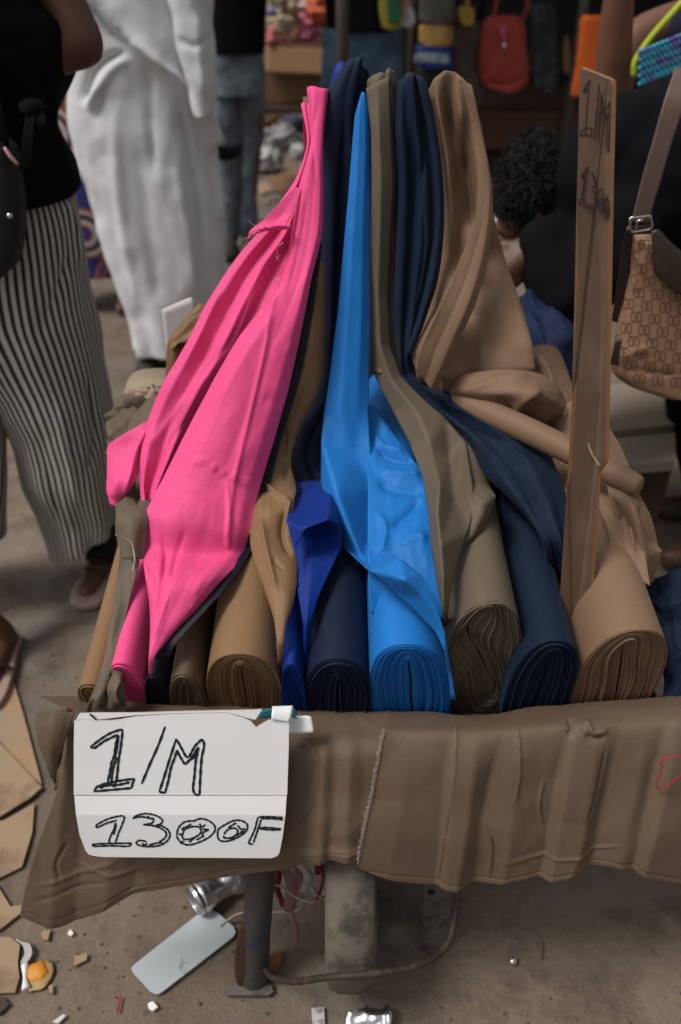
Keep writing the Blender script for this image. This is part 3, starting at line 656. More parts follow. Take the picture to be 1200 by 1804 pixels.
patch('draped_length', {
    'a0': (652, 604, uy(604, -.045)), 'b0': (669, 606, uy(606, -.062)), 'c0': (688, 612, uy(612, -.045)), 'a': (657, 656, 1.235), 'b': (688, 668, 1.205), 'c': (707, 662, 1.225), 'd': (690, 720, 1.19), 's': (732, 722, 1.16), 'g': (784, 736, 1.165), 'h': (821, 778, 1.13), 'i': (838, 888, .272), 'j': (824, 938, .262), 'k': (804, 996, .248), 'l': (791, 1066, .232),
    'm': (722, 782, 1.135), 'n': (745, 840, .275), 'o': (754, 900, .27), 'p': (759, 955, .265), 'q': (768, 1015, .255), 'r': (780, 1082, .23), 't': (758, 782, 1.10), 't2': (792, 808, 1.11), 'u': (774, 850, .315), 'v': (770, 905, .31), 'w': (776, 958, .295), 'x': (781, 1018, .272), 'v2': (800, 880, .275), 'z': (788, 1110, .12)},
    [('a0', 'a', 'b', 'b0'), ('b0', 'b', 'c', 'c0'), 'adb', 'bds', 'bsc', 'csg', 'dms', 'smt', 'stg', ('g', 't', 't2'), ('g', 't2', 'h'), 'mnt', 'tnu', ('t', 'u', 't2'), ('t2', 'u', 'v2'), ('t2', 'v2', 'h'), ('h', 'v2', 'i'), 'nou', 'uov', ('u', 'v', 'v2'), 'opv', 'vpw', ('v', 'w', 'v2'), ('v2', 'w', 'j'), ('v2', 'j', 'i'), 'pqw', 'wqx', 'wkj', 'wxk', 'qrx', 'xlk', 'xrl', 'rzl'], OLIVE, b_olive, 8, 2, .0012, 18, rows=[
    (1.43, [(648, 270), (668, 270), (690, 270)]), (1.40, [(646, 158), (664, 148), (685, 138)]), (uy(150, -.03), [(645, 155), (664, 144, .004), (685, 134)]), (uy(230, -.04), [(654, 232), (668, 230, .010), (689, 232, -.004)]), (uy(320, -.045), [(655, 320), (671, 320, .012), (693, 322, -.006)]),
    (uy(420, -.045), [(653, 420), (669, 420, .012), (688, 422, -.006)]), (uy(520, -.045), [(652, 520), (666, 520, .012), (684, 522, -.006)]), (1., ['a0', 'b0', 'c0'])])
sheet('side_fold', [(1.12, [(822, 840), (836, 832), (848, 845)]), (.27, [(825, 880), (850, 870, .01), (872, 872)]), (.262, [(822, 915), (848, 905, .012), (870, 888)]), (.25, [(812, 960), (830, 950), (852, 930)])], OLIVE, b_olive, 24, 24, seed=18, strokes=[([(830, 870), (850, 885), (870, 878)], 6, .006, 'r')])
# slate navy
sheet('draped_length', [
    (uy(150, -.035), [(694, 166), (706, 148), (722, 138, .006), (738, 142), (750, 156)]), (uy(220, -.035), [(691, 222), (708, 218, .010), (728, 218, .004), (746, 220), (766, 224)]), (uy(310, -.035), [(697, 310), (714, 310, .010), (736, 310), (756, 310, .004), (778, 312)]),
    (uy(420, -.04), [(695, 420), (712, 420, .010), (735, 420), (756, 420, .006), (779, 420)]), (uy(500, -.045), [(692, 500), (708, 500, .010), (728, 500), (746, 500, .004), (768, 498)]), (uy(570, -.05), [(694, 572), (706, 572, .008), (720, 572), (732, 572), (748, 566)]),
    (uy(630, -.06), [(700, 632), (708, 632, .006), (714, 632), (720, 630), (728, 622)]), (1.225, [(706, 664), (716, 664, .004), (724, 662), (730, 660), (736, 654)]), (1.19, [(740, 708), (752, 704), (764, 700), (776, 696), (788, 690)]), (1.15, [(795, 752), (812, 745, .004), (830, 740), (848, 735), (866, 730)]),
    (1.10, [(828, 795), (860, 790, .012), (890, 782, .004), (920, 775), (952, 770)]), (.265, [(862, 845), (895, 842, .015), (925, 838, .004), (955, 828), (978, 815)]), (.25, [(905, 890), (930, 892, .015), (952, 888, .004), (975, 880), (996, 868)]), (.235, [(950, 945), (968, 950, .008), (980, 950), (992, 945), (1008, 935)]), (.17, [(965, 1010), (978, 1010), (988, 1010), (998, 1008), (1012, 1005)])],
    NAVY2, b_slate, 60, 160, seed=19, pleats=[(0, 0, 0), (.20, .14, .008), (.42, .36, -.007), (.60, .58, .008), (.78, .80, -.008), (1, 1, 0)], gain=.8, curl=0.028, loop=True, wrinkle=.0016, strokes=[
    ([(704, 180), (712, 300), (705, 450), (700, 600)], 8, .005, 'r'), ([(725, 200), (732, 330), (724, 460), (712, 600)], 6, -.010, 'r'), ([(752, 240), (742, 330), (748, 430), (728, 560)], 6, -.008, 'r'), ([(764, 250), (768, 380), (752, 520)], 6, .005, 'r'),
    ([(760, 705), (860, 765), (930, 800), (965, 850)], 7, -.012, 'r'), ([(830, 785), (900, 830), (950, 900)], 14, .008, 'r'), ([(900, 795), (950, 850), (985, 920)], 9, .010, 'l'), ([(720, 690), (780, 735), (840, 770)], 5, .004, 'r'), ([(745, 150), (758, 200), (768, 300)], 5, .006, 'l')])
sheet('folded_edge', [
    (uy(150, -.055), [(734, 139), (744, 140, .003), (752, 152)]), (uy(210, -.055), [(750, 206), (760, 208, .005), (768, 214)]), (uy(300, -.055), [(763, 300), (772, 300, .006), (781, 306)]), (uy(400, -.06), [(766, 400), (774, 400, .006), (782, 404)]), (uy(490, -.065), [(752, 488), (762, 492, .005), (771, 496)]), (uy(565, -.07), [(734, 562), (742, 566, .003), (749, 568)]), (uy(625, -.075), [(714, 622), (720, 626), (726, 626)])],
    NAVY2, b_slate, 16, 90, seed=29, loop=True, wrinkle=.001, curl=.006)
sheet('hollow_shade', [(uy(150, .02), [(698, 160), (722, 132), (748, 146)]), (uy(230, .02), [(696, 230), (724, 226), (760, 230)])], INK, b_slate, 20, 20, seed=30, loop=True)  # darker cloth colour stands in for shade inside the slate fold
# tan: upright part, bulge, tight roll of the selvedge, sheets over the bolt
patch('draped_length', {}, [], TAN, b_tan, 7, 2, .0014, 20, rows=[
    (1.44, [(752, 300), (768, 300), (786, 300), (804, 300), (820, 300), (832, 300)]), (1.405, [(750, 172), (764, 142), (784, 127), (802, 129), (818, 143), (834, 170)]),
    (uy(135, -.02), [(750, 170), (764, 138, 0.0090), (784, 123, 0.0210), (802, 126, 0.0060), (818, 139, 0.0210), (835, 167)]),
    (uy(205, -.02), [(758, 210), (776, 205, 0.0270), (792, 212, -0.0210), (812, 203, 0.0270), (830, 205, 0.0090), (849, 225, -0.0060)]),
    (uy(290, -.02), [(772, 292), (790, 284, 0.0300), (806, 292, -0.0090), (822, 290, -0.0300), (840, 290, 0.0270), (862, 305)]),
    (uy(370, -.02), [(777, 370), (795, 368, 0.0210), (815, 374, 0.0030), (832, 377, -0.0210), (850, 370, 0.0300), (868, 372, 0.0060)]),
    (uy(445, -.025), [(772, 452), (792, 447, 0.0180), (812, 454, 0.0000), (832, 438, 0.0390), (853, 454, -0.0090), (888, 450, -0.0060)]),
    (uy(540, -.035), [(748, 553), (768, 545, 0.0150), (790, 528, 0.0420), (812, 554, -0.0090), (850, 543, 0.0210), (922, 546)]),
    (uy(615, -.055), [(727, 622, 0.0090), (752, 603, 0.0450), (772, 624, -0.0120), (800, 594, 0.0420), (850, 612, -0.0180), (937, 604, 0.0060)]),
    (uy(660, -.06), [(735, 666, 0.0180), (748, 654, 0.0180), (765, 670, -0.0030), (783, 660, 0.0540), (842, 657, -0.0090), (943, 650, 0.0060)]),
    (1.235, [(752, 692), (764, 698), (772, 702, 0.0075), (779, 708, 0.0210), (844, 692, -0.0150), (947, 688)])])
sheet('folded_band', [
    (uy(150, -.05), [(814, 144), (824, 150, .002), (836, 164)]), (uy(230, -.052), [(832, 230), (842, 230, .003), (852, 238)]), (uy(310, -.062), [(842, 312), (854, 310, .004), (867, 316)]), (uy(380, -.068), [(838, 382), (853, 380, .004), (869, 376)]),
    (uy(440, -.075), [(820, 436), (838, 440, .004), (862, 446)]), (uy(515, -.095), [(792, 504), (815, 512, .004), (842, 526)]), (uy(580, -.11), [(763, 564), (788, 578, .004), (813, 596)]), (uy(635, -.115), [(740, 618), (762, 632, .004), (787, 656)]), (uy(670, -.105), [(733, 654), (746, 668, .002), (766, 696)])],
    TAN, b_tan, 30, 110, seed=27, loop=True, wrinkle=.0016, pleats=[(0, 0, .003), (.35, .45, -.002), (.75, .7, .004), (1, 1, -.004)])
sheet('bulging_fold', [
    (1.235, [(768, 690), (772, 696), (778, 706)]), (1.21, [(800, 664), (812, 690, .03), (806, 716)]), (1.20, [(850, 656), (858, 695, .05), (848, 728)]), (1.19, [(905, 652), (910, 695, .06), (895, 750)]),
    (1.19, [(950, 658), (955, 700, .055), (930, 766)]), (1.20, [(985, 680), (980, 710, .045), (958, 752)]), (1.21, [(1002, 708), (998, 722, .02), (988, 738)])],
    TAN, b_tan, 40, 70, seed=21, wrinkle=.002, strokes=[([(960, 690), (925, 700), (895, 745)], 9, .012, 'l'), ([(820, 690), (880, 672), (940, 665)], 9, .006, 'r'), ([(930, 750), (900, 720), (870, 700)], 7, -.006, 'r')])
p0, p1 = PY(762, 690, 1.235), PY(1128, 858, .975)
tube('rolled_edge', [p0, p0 * .7 + p1 * .3 + [0, 0, .008], p0 * .3 + p1 * .7 + [0, 0, .006], p1 * .985 + p0 * .015, p1], [.010, .020, .020, .0165, .011], TAN, b_tan, 24, 40)
sheet('heaped_fold', [(1.30, [(935, 640), (948, 626), (962, 634)]), (1.28, [(940, 668), (965, 655, .02), (985, 668)]), (1.25, [(945, 700), (978, 690, .03), (1004, 704)]), (1.22, [(955, 735), (985, 725, .02), (1012, 730)])], TAN, b_tan, 26, 30, seed=22, wrinkle=.003, strokes=[([(955, 640), (975, 680), (998, 712)], 6, -.008, 'r')])
sheet('top_layer', [
    (1.22, [(930, 760), (985, 715), (1020, 705), (1062, 740)]), (1.16, [(950, 800), (1000, 775), (1050, 765), (1095, 790)]), (1.09, [(985, 850), (1020, 840), (1070, 830), (1118, 850)]), (.245, [(1010, 910), (1045, 895, .006), (1090, 890), (1128, 900)]),
    (.222, [(1024, 970), (1058, 955, .004), (1095, 955), (1135, 965)]), (.20, [(1028, 1030), (1062, 1015), (1105, 1015), (1146, 1032)])],
    TAN, b_tan, 50, 80, seed=23, wrinkle=.002, strokes=[([(1050, 870), (1072, 920), (1085, 980)], 7, -.008, 'r'), ([(1080, 860), (1105, 910), (1118, 980)], 6, .008, 'r'), ([(1000, 790), (980, 830)], 9, -.008, 'r')])
sheet('hanging_corner', [
    (1.00, [(1068, 850), (1095, 846), (1120, 860)]), (.97, [(1078, 895), (1110, 890, .016), (1146, 905)]), (.95, [(1098, 950), (1135, 945, .02), (1162, 960)]), (.935, [(1112, 990), (1142, 985, .016), (1168, 974)]), (.93, [(1130, 1035), (1142, 1032, .008), (1152, 1025)])],
    TAN, b_tan, 40, 50, seed=24, wrinkle=.002, strokes=[([(1075, 870), (1100, 930), (1125, 1000)], 6, -.012, 'r'), ([(1100, 870), (1125, 930), (1145, 1020)], 6, .010, 'l'), ([(1125, 885), (1140, 930), (1160, 970)], 5, -.008, 'r')])
# thin roll and the dusty cloth with frayed edge beside it
edge_cloth = thing('folded_cloth', 'dusty olive brown cloth with frayed pale edge squeezed along the left side', 'fabric', PT(215, 1240, .02))
sheet('cloth', [
    (1.26, [(236, 732), (256, 705), (290, 690)]), (1.19, [(216, 785), (240, 770, .012), (280, 765)]), (1.12, [(206, 850), (232, 840, .012), (270, 840)]), (.235, [(205, 912), (230, 905, .01), (262, 905)]), (.22, [(206, 940), (232, 945, .01), (258, 940)]), (.20, [(220, 985), (236, 985, .006), (252, 985)])],
    OLIVE, edge_cloth, 36, 60, seed=25, wrinkle=.003, strokes=[([(250, 720), (228, 800), (222, 900)], 8, .008, 'r'), ([(235, 800), (245, 900)], 6, -.006, 'r')])
sheet('lower_fold', [(.20, [(212, 960), (232, 955), (250, 965)]), (.175, [(205, 1020), (218, 1018), (236, 1022)]), (.16, [(196, 1080), (206, 1078, .004), (222, 1082)]), (.15, [(186, 1140), (196, 1136, .006), (212, 1142)]), (.135, [(172, 1195), (192, 1188, .012), (216, 1195)]), (.11, [(156, 1240), (185, 1225, .02), (222, 1232)]), (.07, [(150, 1275), (185, 1268, .01), (225, 1272)])],
    OLIVE, edge_cloth, 36, 70, seed=26, wrinkle=.003, wscale=16, strokes=[([(205, 1180), (185, 1205), (190, 1250)], 6, -.014, 'r'), ([(215, 1190), (200, 1215), (215, 1240)], 5, .012, 'l'), ([(165, 1225), (180, 1245)], 5, .008, 'r')])
FRAY = plain('frayed_pale_thread', (.42, .37, .32, 1), .95, bmp=0)
fe = [(205, 940), (213, 945), (222, 950), (228, 955), (234, 963), (236, 972), (239, 985), (238, 995), (236, 1008)]
rnd = random.Random(8)
tube('frayed_edge', [PT(x + rnd.uniform(-2, 2), y + rnd.uniform(-2, 2), [.235, .228, .222, .216, .21, .205, .2, .195, .19][i], .022) for i, (x, y) in enumerate(fe)], .0011, FRAY, edge_cloth, 8, 90)

# ------------------------------------------------------------------ cloths over the front rim
cv = thing('cover_cloth', 'grey brown cloth hanging over the barrow front behind the white sign', 'fabric cover', (-.2, .74, .15), 'cloths over the barrow front')
sheet('cloth', [
    (.80, [(70, 1225), (250, 1232), (400, 1240), (560, 1252), (690, 1250)]), (.765, [(105, 1245), (250, 1258), (400, 1268), (560, 1285), (690, 1282)]), (.742, [(115, 1265), (250, 1285), (400, 1295), (540, 1305), (690, 1305)]),
    (.722, [(118, 1320), (250, 1330), (400, 1335), (540, 1335), (690, 1335)]), (.700, [(98, 1400), (230, 1400), (390, 1400), (530, 1400), (690, 1400)]), (.676, [(66, 1490), (190, 1480), (360, 1470), (520, 1460), (690, 1450)]),
    (.664, [(46, 1560), (160, 1550, .012), (330, 1520), (500, 1495), (690, 1490)]), (.657, [(38, 1600), (140, 1592, .016), (320, 1540), (490, 1515), (690, 1500)]), (.655, [(36, 1615), (110, 1632, .018), (235, 1578, .006), (420, 1540), (690, 1508)])],
    COVER, cv, 190, 120, seed=30, wrinkle=.003, wscale=8, crumple=.0022, cell=(.06, .09), folds=(1290, 1580, [(118, 30, 0), (135, 84, .006), (160, 128, -.006), (205, 185, .004), (250, 235, -.004), (300, 270, .002), (420, 380, -.001), (530, 498, .003), (560, 540, -.003), (575, 562, .005), (590, 580, -.005), (618, 610, .007), (640, 634, -.002), (700, 700, 0)]), strokes=[
    ([(60, 1560), (140, 1540), (220, 1510)], 5, .003, 's'), ([(50, 1590), (120, 1570), (200, 1550)], 5, -.003, 's'), ([(120, 1520), (190, 1540), (260, 1530)], 5, .003, 's'), ([(540, 1300), (560, 1340), (545, 1420), (505, 1470)], 4, .003, 's'), ([(300, 1530), (305, 1515)], 6, .003, 's'), ([(120, 1480), (100, 1520), (108, 1560)], 5, -.004, 's'),
    ([(45, 1605), (110, 1618), (235, 1566), (420, 1530), (640, 1500)], 3, -.0012, 's|')])
sheet('corner_flap', [(.730, [(66, 1250), (95, 1250), (132, 1256)]), (.718, [(66, 1280), (92, 1282, .008), (122, 1285)]), (.708, [(70, 1310), (92, 1314, .008), (112, 1312)]), (.70, [(82, 1342), (92, 1346, .004), (102, 1345)]), (.695, [(95, 1374), (97, 1378), (99, 1374)])], COVER, cv, 24, 30, seed=31, wrinkle=.003)
sheet('inner_fold', [(.752, [(100, 1252), (118, 1246), (138, 1262)]), (.74, [(104, 1290), (118, 1290), (140, 1292)]), (.735, [(98, 1345), (112, 1342), (138, 1340)]), (.73, [(96, 1392), (110, 1390), (135, 1385)])], COVER, cv, 20, 24, seed=32, wrinkle=.004, strokes=[([(112, 1250), (108, 1300), (100, 1370)], 5, -.010, 'r')])
cv2 = thing('cover_cloth', 'brown cloth with frayed left edge overlapping along the right barrow front', 'fabric cover', (.3, .72, .15), 'cloths over the barrow front')
sheet('cloth', [
    (.795, [(690, 1252), (850, 1256), (1000, 1240), (1130, 1230), (1330, 1215)]), (.755, [(682, 1270), (850, 1272), (1000, 1258), (1130, 1250), (1330, 1235)]), (.724, [(676, 1290), (850, 1292), (1000, 1280), (1130, 1278), (1330, 1262)]),
    (.704, [(668, 1330), (845, 1330), (1000, 1325), (1130, 1325), (1330, 1310)]), (.682, [(655, 1400), (835, 1405), (990, 1405), (1120, 1400), (1330, 1395)]), (.660, [(640, 1470), (820, 1480), (975, 1485), (1100, 1470), (1330, 1470)]),
    (.648, [(630, 1515), (690, 1532), (800, 1545), (960, 1535), (1090, 1515), (1330, 1545)]), (.645, [(633, 1530), (690, 1548), (795, 1562), (960, 1548), (1090, 1530), (1330, 1590)])],
    COVER, cv2, 260, 120, seed=33, wrinkle=.003, wscale=8, crumple=.0022, cell=(.06, .09), folds=(1290, 1550, [(676, 632, 0), (722, 690, .005), (795, 766, -.002), (808, 779, .007), (846, 802, .011), (882, 832, -.008), (908, 874, .002), (916, 884, .006), (958, 928, -.001), (1002, 950, -.005), (1014, 964, .010), (1060, 1006, .010), (1088, 1042, -.011), (1138, 1096, .001), (1172, 1114, -.006), (1188, 1132, .011), (1260, 1230, .002), (1340, 1340, 0)]), strokes=[
    ([(805, 1275), (800, 1350), (785, 1450), (772, 1545)], 3, .003, 's|'), ([(912, 1268), (915, 1350), (905, 1420)], 3, .004, 's'), ([(1000, 1260), (1008, 1285), (1000, 1300)], 6, -.006, 'r'), ([(1030, 1262), (1045, 1290), (1075, 1285)], 6, .006, 'r'), ([(1030, 1292), (1045, 1302), (1068, 1297)], 5, -.006, 'r'),
    ([(840, 1430), (865, 1480), (862, 1555)], 3, .005, 's'), ([(870, 1520), (960, 1508), (1050, 1500), (1110, 1485)], 4, .003, 's'), ([(650, 1534), (700, 1540), (800, 1553), (960, 1540), (1090, 1521), (1300, 1572)], 3, -.0014, 's|'), ([(1070, 1310), (1052, 1380), (1030, 1450)], 4, -.004, 's'), ([(960, 1370), (950, 1420), (958, 1460)], 5, .003, 's')])
rnd = random.Random(5); parts = []
for i in range(330):                                           # fraying along its raw edge
    t = i / 329; y = 1285 + t * 235; x = np.interp(y, [1285, 1330, 1400, 1470, 1520], [677, 668, 655, 640, 630]); s_ = float(np.interp(y, [1285, 1330, 1400, 1470, 1520], [.724, .704, .682, .660, .648]))
    a = AT(x + 2, y, s_, .004); b = AT(x - rnd.uniform(-1, 6), y + rnd.uniform(-6, 6), s_, .004 + rnd.random() * .003); parts.append(tube_mesh([a, b], .00024, 4))
build('frayed_edge', *joinm(parts), FRAY, cv2)['kind'] = 'stuff'
RED = plain('red_thread', (.45, .02, .025, 1), .8, bmp=0)
rt = [(1168, 1352), (1164, 1345), (1172, 1336), (1190, 1332), (1206, 1336), (1204, 1360), (1185, 1378), (1168, 1390), (1156, 1386), (1162, 1368), (1166, 1352)]
tag(tube('red_thread', [AT(x, y, .690, .034) for x, y in rt], .0009, RED, None, 6, 60), 'loop of red thread on the brown cloth at the right edge', 'thread')

# ------------------------------------------------------------------ white price sign
CARD = plain('white_card', (.62, .58, .57, 1), .55, 0, .35, var=.02, bmp=.05, scale=8)
def cardmat():
    m, n, b, N, L = mat_base('scuffed_white_card'); ob = texco(n, 'Object')
    c = mixcol(n, (.80, .795, .80, 1), (.70, .69, .68, 1), ramp(n, noise_tex(n, ob, 6, 6), [(.5, 0.), (.75, .6)]))
    c = mixcol(n, c, (.42, .38, .34, 1), ramp(n, noise_tex(n, ob, 35, 6, .7), [(.68, 0.), (.80, .55)]))
    L.new(c, b.inputs['Base Color']); b.inputs['Roughness'].default_value = .5; bump(n, b, noise_tex(n, ob, 12, 4), .12, .004); return m
SCUFF = cardmat()
CORE = plain('card_core', (.50, .45, .37, 1), .9)
INKM = plain('black_marker_ink', (.012, .012, .018, 1), .5, bmp=0)
def sgn_y(py): return float(np.interp(py, [1245, 1402, 1436, 1515], [.727, .674, .660, .637]))
sg = thing('price_sign', 'folded white card sign reading 1/M 1300F on the barrow front', 'sign', (-.22, .69, .30))
def card(name, rows, nu=30, per=6, thick=.0025, mat=SCUFF, off=0.):
    G = [linres(np.array([AT(x, y, sgn_y(y), off) for x, y in pts]), nu) for pts in rows]
    G = linres(np.array(G), (len(G) - 1) * per + 1); nv = len(G)
    V = G.reshape(-1, 3); idx = np.arange(nu * nv).reshape(nv, nu)
    fa = np.stack([idx[:-1, :-1], idx[1:, :-1], idx[1:, 1:], idx[:-1, 1:]], -1).reshape(-1, 4)
    o = build(name, V, fa, [mat, CORE], sg, smooth=False); m = solid(o, thick).modifiers[0]; m.material_offset_rim = 1; return o
card('upper_panel', [[(131, 1270), (150, 1268), (200, 1270), (240, 1262), (300, 1258), (380, 1256), (400, 1256), (440, 1268), (452, 1282), (460, 1276), (475, 1268), (509, 1266)], [(130, 1310), (509, 1310)], [(130, 1400.5), (506, 1401)]])
card('top_edge', [[(140, 1257), (170, 1256), (240, 1256), (300, 1254), (380, 1252), (440, 1251), (462, 1250)], [(134, 1268), (170, 1268), (240, 1260), (300, 1257), (400, 1255), (440, 1266), (450, 1268)]], per=3)
card('lower_panel', [[(131, 1402), (505, 1402)], [(134, 1436), (503, 1436)], [(140, 1470), (498, 1475)], [(151, 1499), (493, 1500)], [(156, 1505), (491, 1505)], [(166, 1508), (487, 1509)], [(185, 1510), (478, 1512)]])
BLUEG = plain('teal_card_lining', (.03, .20, .28, 1), .6)
o = sheet('folded_tab', [(.734, [(480, 1244), (516, 1243)]), (.722, [(479, 1256), (513, 1262)]), (.7165, [(478, 1268), (509, 1272)])], SCUFF, sg, 8, 8, wrinkle=0, thick=.002)
sheet('tab_lining', [(.752, [(455, 1256), (478, 1248), (484, 1252)]), (.75, [(457, 1266), (474, 1264), (482, 1264)])], BLUEG, sg, 8, 6, wrinkle=0, thick=.001)
sheet('tab_lining', [(.746, [(514, 1244), (521, 1250), (524, 1262)]), (.735, [(510, 1262), (518, 1264), (524, 1264)])], BLUEG, sg, 8, 6, wrinkle=0, thick=.001)
sheet('back_panel', [(.738, [(500, 1263), (544, 1261), (550, 1264)]), (.725, [(500, 1295), (545, 1291), (553, 1291)])], SCUFF, sg, 8, 6, wrinkle=0, thick=.002)
def crop(pts, x0, y0, s_): return [(x0 + x / s_, y0 + y / s_) for x, y in pts]
A = lambda *p: crop(p, 120, 1240, 4.615)
Bc = lambda *p: crop(p, 120, 1400, 5.714)
Cc = lambda *p: crop(p, 310, 1390, 4.8)
def ell(cx, cy, rx, ry, n=18, a0=0, tilt=0.):
    return [(cx + rx * math.cos(a0 + 6.4 * i / n) + tilt * ry * math.sin(a0 + 6.4 * i / n), cy + ry * math.sin(a0 + 6.4 * i / n)) for i in range(n + 1)]
GL = {
 'digit_one': [A((180, 352), (260, 290), (340, 240), (438, 205)), A((438, 205), (440, 240), (425, 370), (412, 440), (395, 600), (385, 650)), A((180, 352), (215, 358), (290, 305), (405, 250)), A((405, 250), (385, 340), (375, 420), (352, 480), (340, 550), (320, 640)),
   A((410, 255), (395, 370), (382, 420), (388, 450), (372, 500), (362, 540), (354, 600), (352, 655)), A((210, 712), (235, 675), (300, 650), (420, 625), (540, 608)), A((540, 608), (525, 640), (515, 685)), A((515, 685), (400, 695), (210, 712)), A((255, 685), (310, 665), (400, 660), (500, 638)), A((375, 650), (372, 680))],
 'slash': [A((788, 185), (740, 320), (660, 500), (597, 652))],
 'letter_m': [A((740, 715), (775, 610), (815, 480), (878, 285)), A((878, 285), (905, 330), (960, 435)), A((960, 435), (985, 425), (1030, 345), (1090, 285)), A((1090, 285), (1106, 330), (1085, 440), (1075, 580), (1068, 740)), A((1030, 740), (1068, 740)), A((1030, 738), (1015, 690), (1025, 600), (1035, 480), (1050, 400), (1060, 350)), A((1060, 350), (1010, 430), (950, 495)), A((950, 495), (905, 420), (885, 375)), A((885, 375), (865, 440), (835, 520), (815, 620), (790, 715)), A((740, 718), (795, 722)), A((1045, 385), (1030, 430), (990, 455))],
 'digit_one_small': [Bc((275, 325), (300, 295), (400, 245), (480, 222), (550, 210)), Bc((550, 210), (565, 230), (540, 310), (505, 390), (490, 440), (470, 500)), Bc((275, 325), (300, 328), (380, 290), (490, 258)), Bc((475, 280), (465, 340), (435, 400), (415, 450), (410, 490)), Bc((482, 290), (475, 340), (455, 405)), Bc((245, 520), (250, 500), (400, 492), (640, 488)), Bc((640, 488), (610, 518), (450, 515), (245, 520)), Bc((340, 514), (390, 512))],
 'digit_three': [Bc((650, 240), (690, 210), (780, 190), (870, 205), (930, 235), (950, 265), (930, 295), (880, 310)), Bc((880, 310), (940, 315), (1000, 350), (1025, 400), (1010, 450), (950, 500), (860, 522), (760, 520), (700, 505), (685, 485), (710, 462), (760, 465), (790, 475)), Bc((650, 240), (700, 225), (760, 225), (830, 240), (862, 235)), Bc((862, 240), (845, 285), (755, 302)), Bc((755, 302), (830, 308), (900, 325), (960, 355), (990, 395), (970, 440), (915, 475)), Bc((950, 480), (880, 490), (820, 510), (860, 488)), Bc((740, 490), (770, 505), (800, 490)), Bc((760, 210), (765, 230)), Bc((800, 210), (815, 240))],
 'digit_zero': [Cc((5, 390), (20, 330), (70, 280), (150, 268)), Cc((140, 275), (210, 250), (280, 270), (325, 310), (330, 350), (290, 400), (220, 440), (120, 472), (50, 460), (15, 420), (5, 390)), Cc((55, 390), (70, 345), (130, 320), (190, 320), (215, 355), (190, 390), (130, 420), (70, 425), (50, 400), (60, 370)), Cc((45, 345), (75, 320)), Cc((80, 325), (130, 295)), Cc((200, 292), (215, 322), (250, 300)), Cc((225, 340), (275, 345), (235, 365), (220, 395)), Cc((110, 452), (160, 410)), Cc((170, 432), (240, 395)), Cc((20, 385), (45, 380)), Cc((35, 448), (72, 442))],
 'digit_zero_round': [Cc((350, 390), (360, 340), (420, 300), (480, 270), (540, 265), (595, 290), (605, 330), (580, 370), (510, 415), (440, 440), (380, 440), (355, 415), (352, 380)), Cc((405, 385), (430, 350), (480, 330), (520, 345), (515, 380), (470, 410), (420, 415), (400, 395)), Cc((440, 328), (510, 285)), Cc((520, 305), (550, 340), (590, 335)), Cc((545, 360), (590, 358)), Cc((400, 400), (412, 422)), Cc((460, 425), (530, 380), (580, 365))],
 'letter_f': [Cc((610, 460), (640, 400), (670, 330), (690, 245)), Cc((690, 245), (720, 235), (800, 235), (908, 243)), Cc((655, 455), (680, 380), (705, 310), (718, 258)), Cc((718, 252), (800, 250), (905, 260)), Cc((610, 462), (655, 467)), Cc((685, 332), (760, 326), (890, 338)), Cc((890, 341), (830, 347), (710, 338)), Cc((740, 240), (742, 250)), Cc((790, 240), (792, 250))],
}
for nm, paths in GL.items():
    V, Fc = ribbon(paths, 2.1 if nm in ('digit_one', 'slash', 'letter_m') else 1.6, sgn_y, .0008)
    build(nm.replace('_small', '').replace('_round', ''), V, Fc, INKM, sg, smooth=False)
V, Fc = ribbon([[(158, 1258), (163, 1262), (170, 1268)]], 1.6, sgn_y, .002); build('marker_smudge', V, Fc, INKM, sg, smooth=False)

# ------------------------------------------------------------------ upright wooden strip with writing
def hardboard():
    m, n, b, N, L = mat_base('brown_hardboard'); ob = texco(n, 'Object', (30, 30, 3))
    o2 = texco(n, 'Object')
    c = mixcol(n, (.098, .052, .031, 1), (.140, .079, .050, 1), noise_tex(n, ob, 3, 6, .65))
    c = mixcol(n, c, (.17, .115, .082, 1), ramp(n, noise_tex(n, texco(n, 'Object', (14, 14, 2.2)), 2.2, 5, .6), [(.55, 0.), (.72, .55)]))
    c = mixcol(n, c, (.07, .045, .032, 1), ramp(n, noise_tex(n, o2, 120, 3, .6), [(.6, 0.), (.8, .5)]))
    L.new(c, b.inputs['Base Color']); b.inputs['Roughness'].default_value = .6; bump(n, b, noise_tex(n, o2, 150, 4), .25, .001); return m
HB = hardboard(); HBE = plain('sawn_hardboard_edge', (.33, .165, .075, 1), .8, scale=60)
def bd_y(py): return float(np.interp(py, [110, 1180], [1.045, .85]))
bd = thing('price_board', 'upright brown wooden strip marked 1/M 1300 stuck between the bolts', 'sign', PY(1012, 1178, .845))
poly = [(1022, 119), (1017, 320), (1013, 500), (1008, 700), (999, 860), (990, 1000), (986, 1060), (1008, 1176), (1028, 1178), (1040, 1040), (1046, 940), (1052, 835), (1060, 822), (1066, 814), (1068, 700), (1071, 500), (1074, 320), (1078, 150), (1076, 142), (1071, 138)]
Pf = np.array([PY(x, y, bd_y(y)) for x, y in poly]); dirn = np.array([.0062, .0034, 0]); k = len(poly)
V = np.concatenate([Pf, Pf + dirn]); Fc = [tuple(range(k)), tuple(range(2 * k - 1, k - 1, -1))] + [(i, i + k, (i + 1) % k + k, (i + 1) % k) for i in range(k)]
o = build('strip', V, Fc, [HB, HBE], bd, smooth=False)
for p in o.data.polygons[2:]: p.material_index = 1
bm = bmesh.new(); bm.from_mesh(o.data); bmesh.ops.recalc_face_normals(bm, faces=bm.faces); bm.to_mesh(o.data); bm.free()
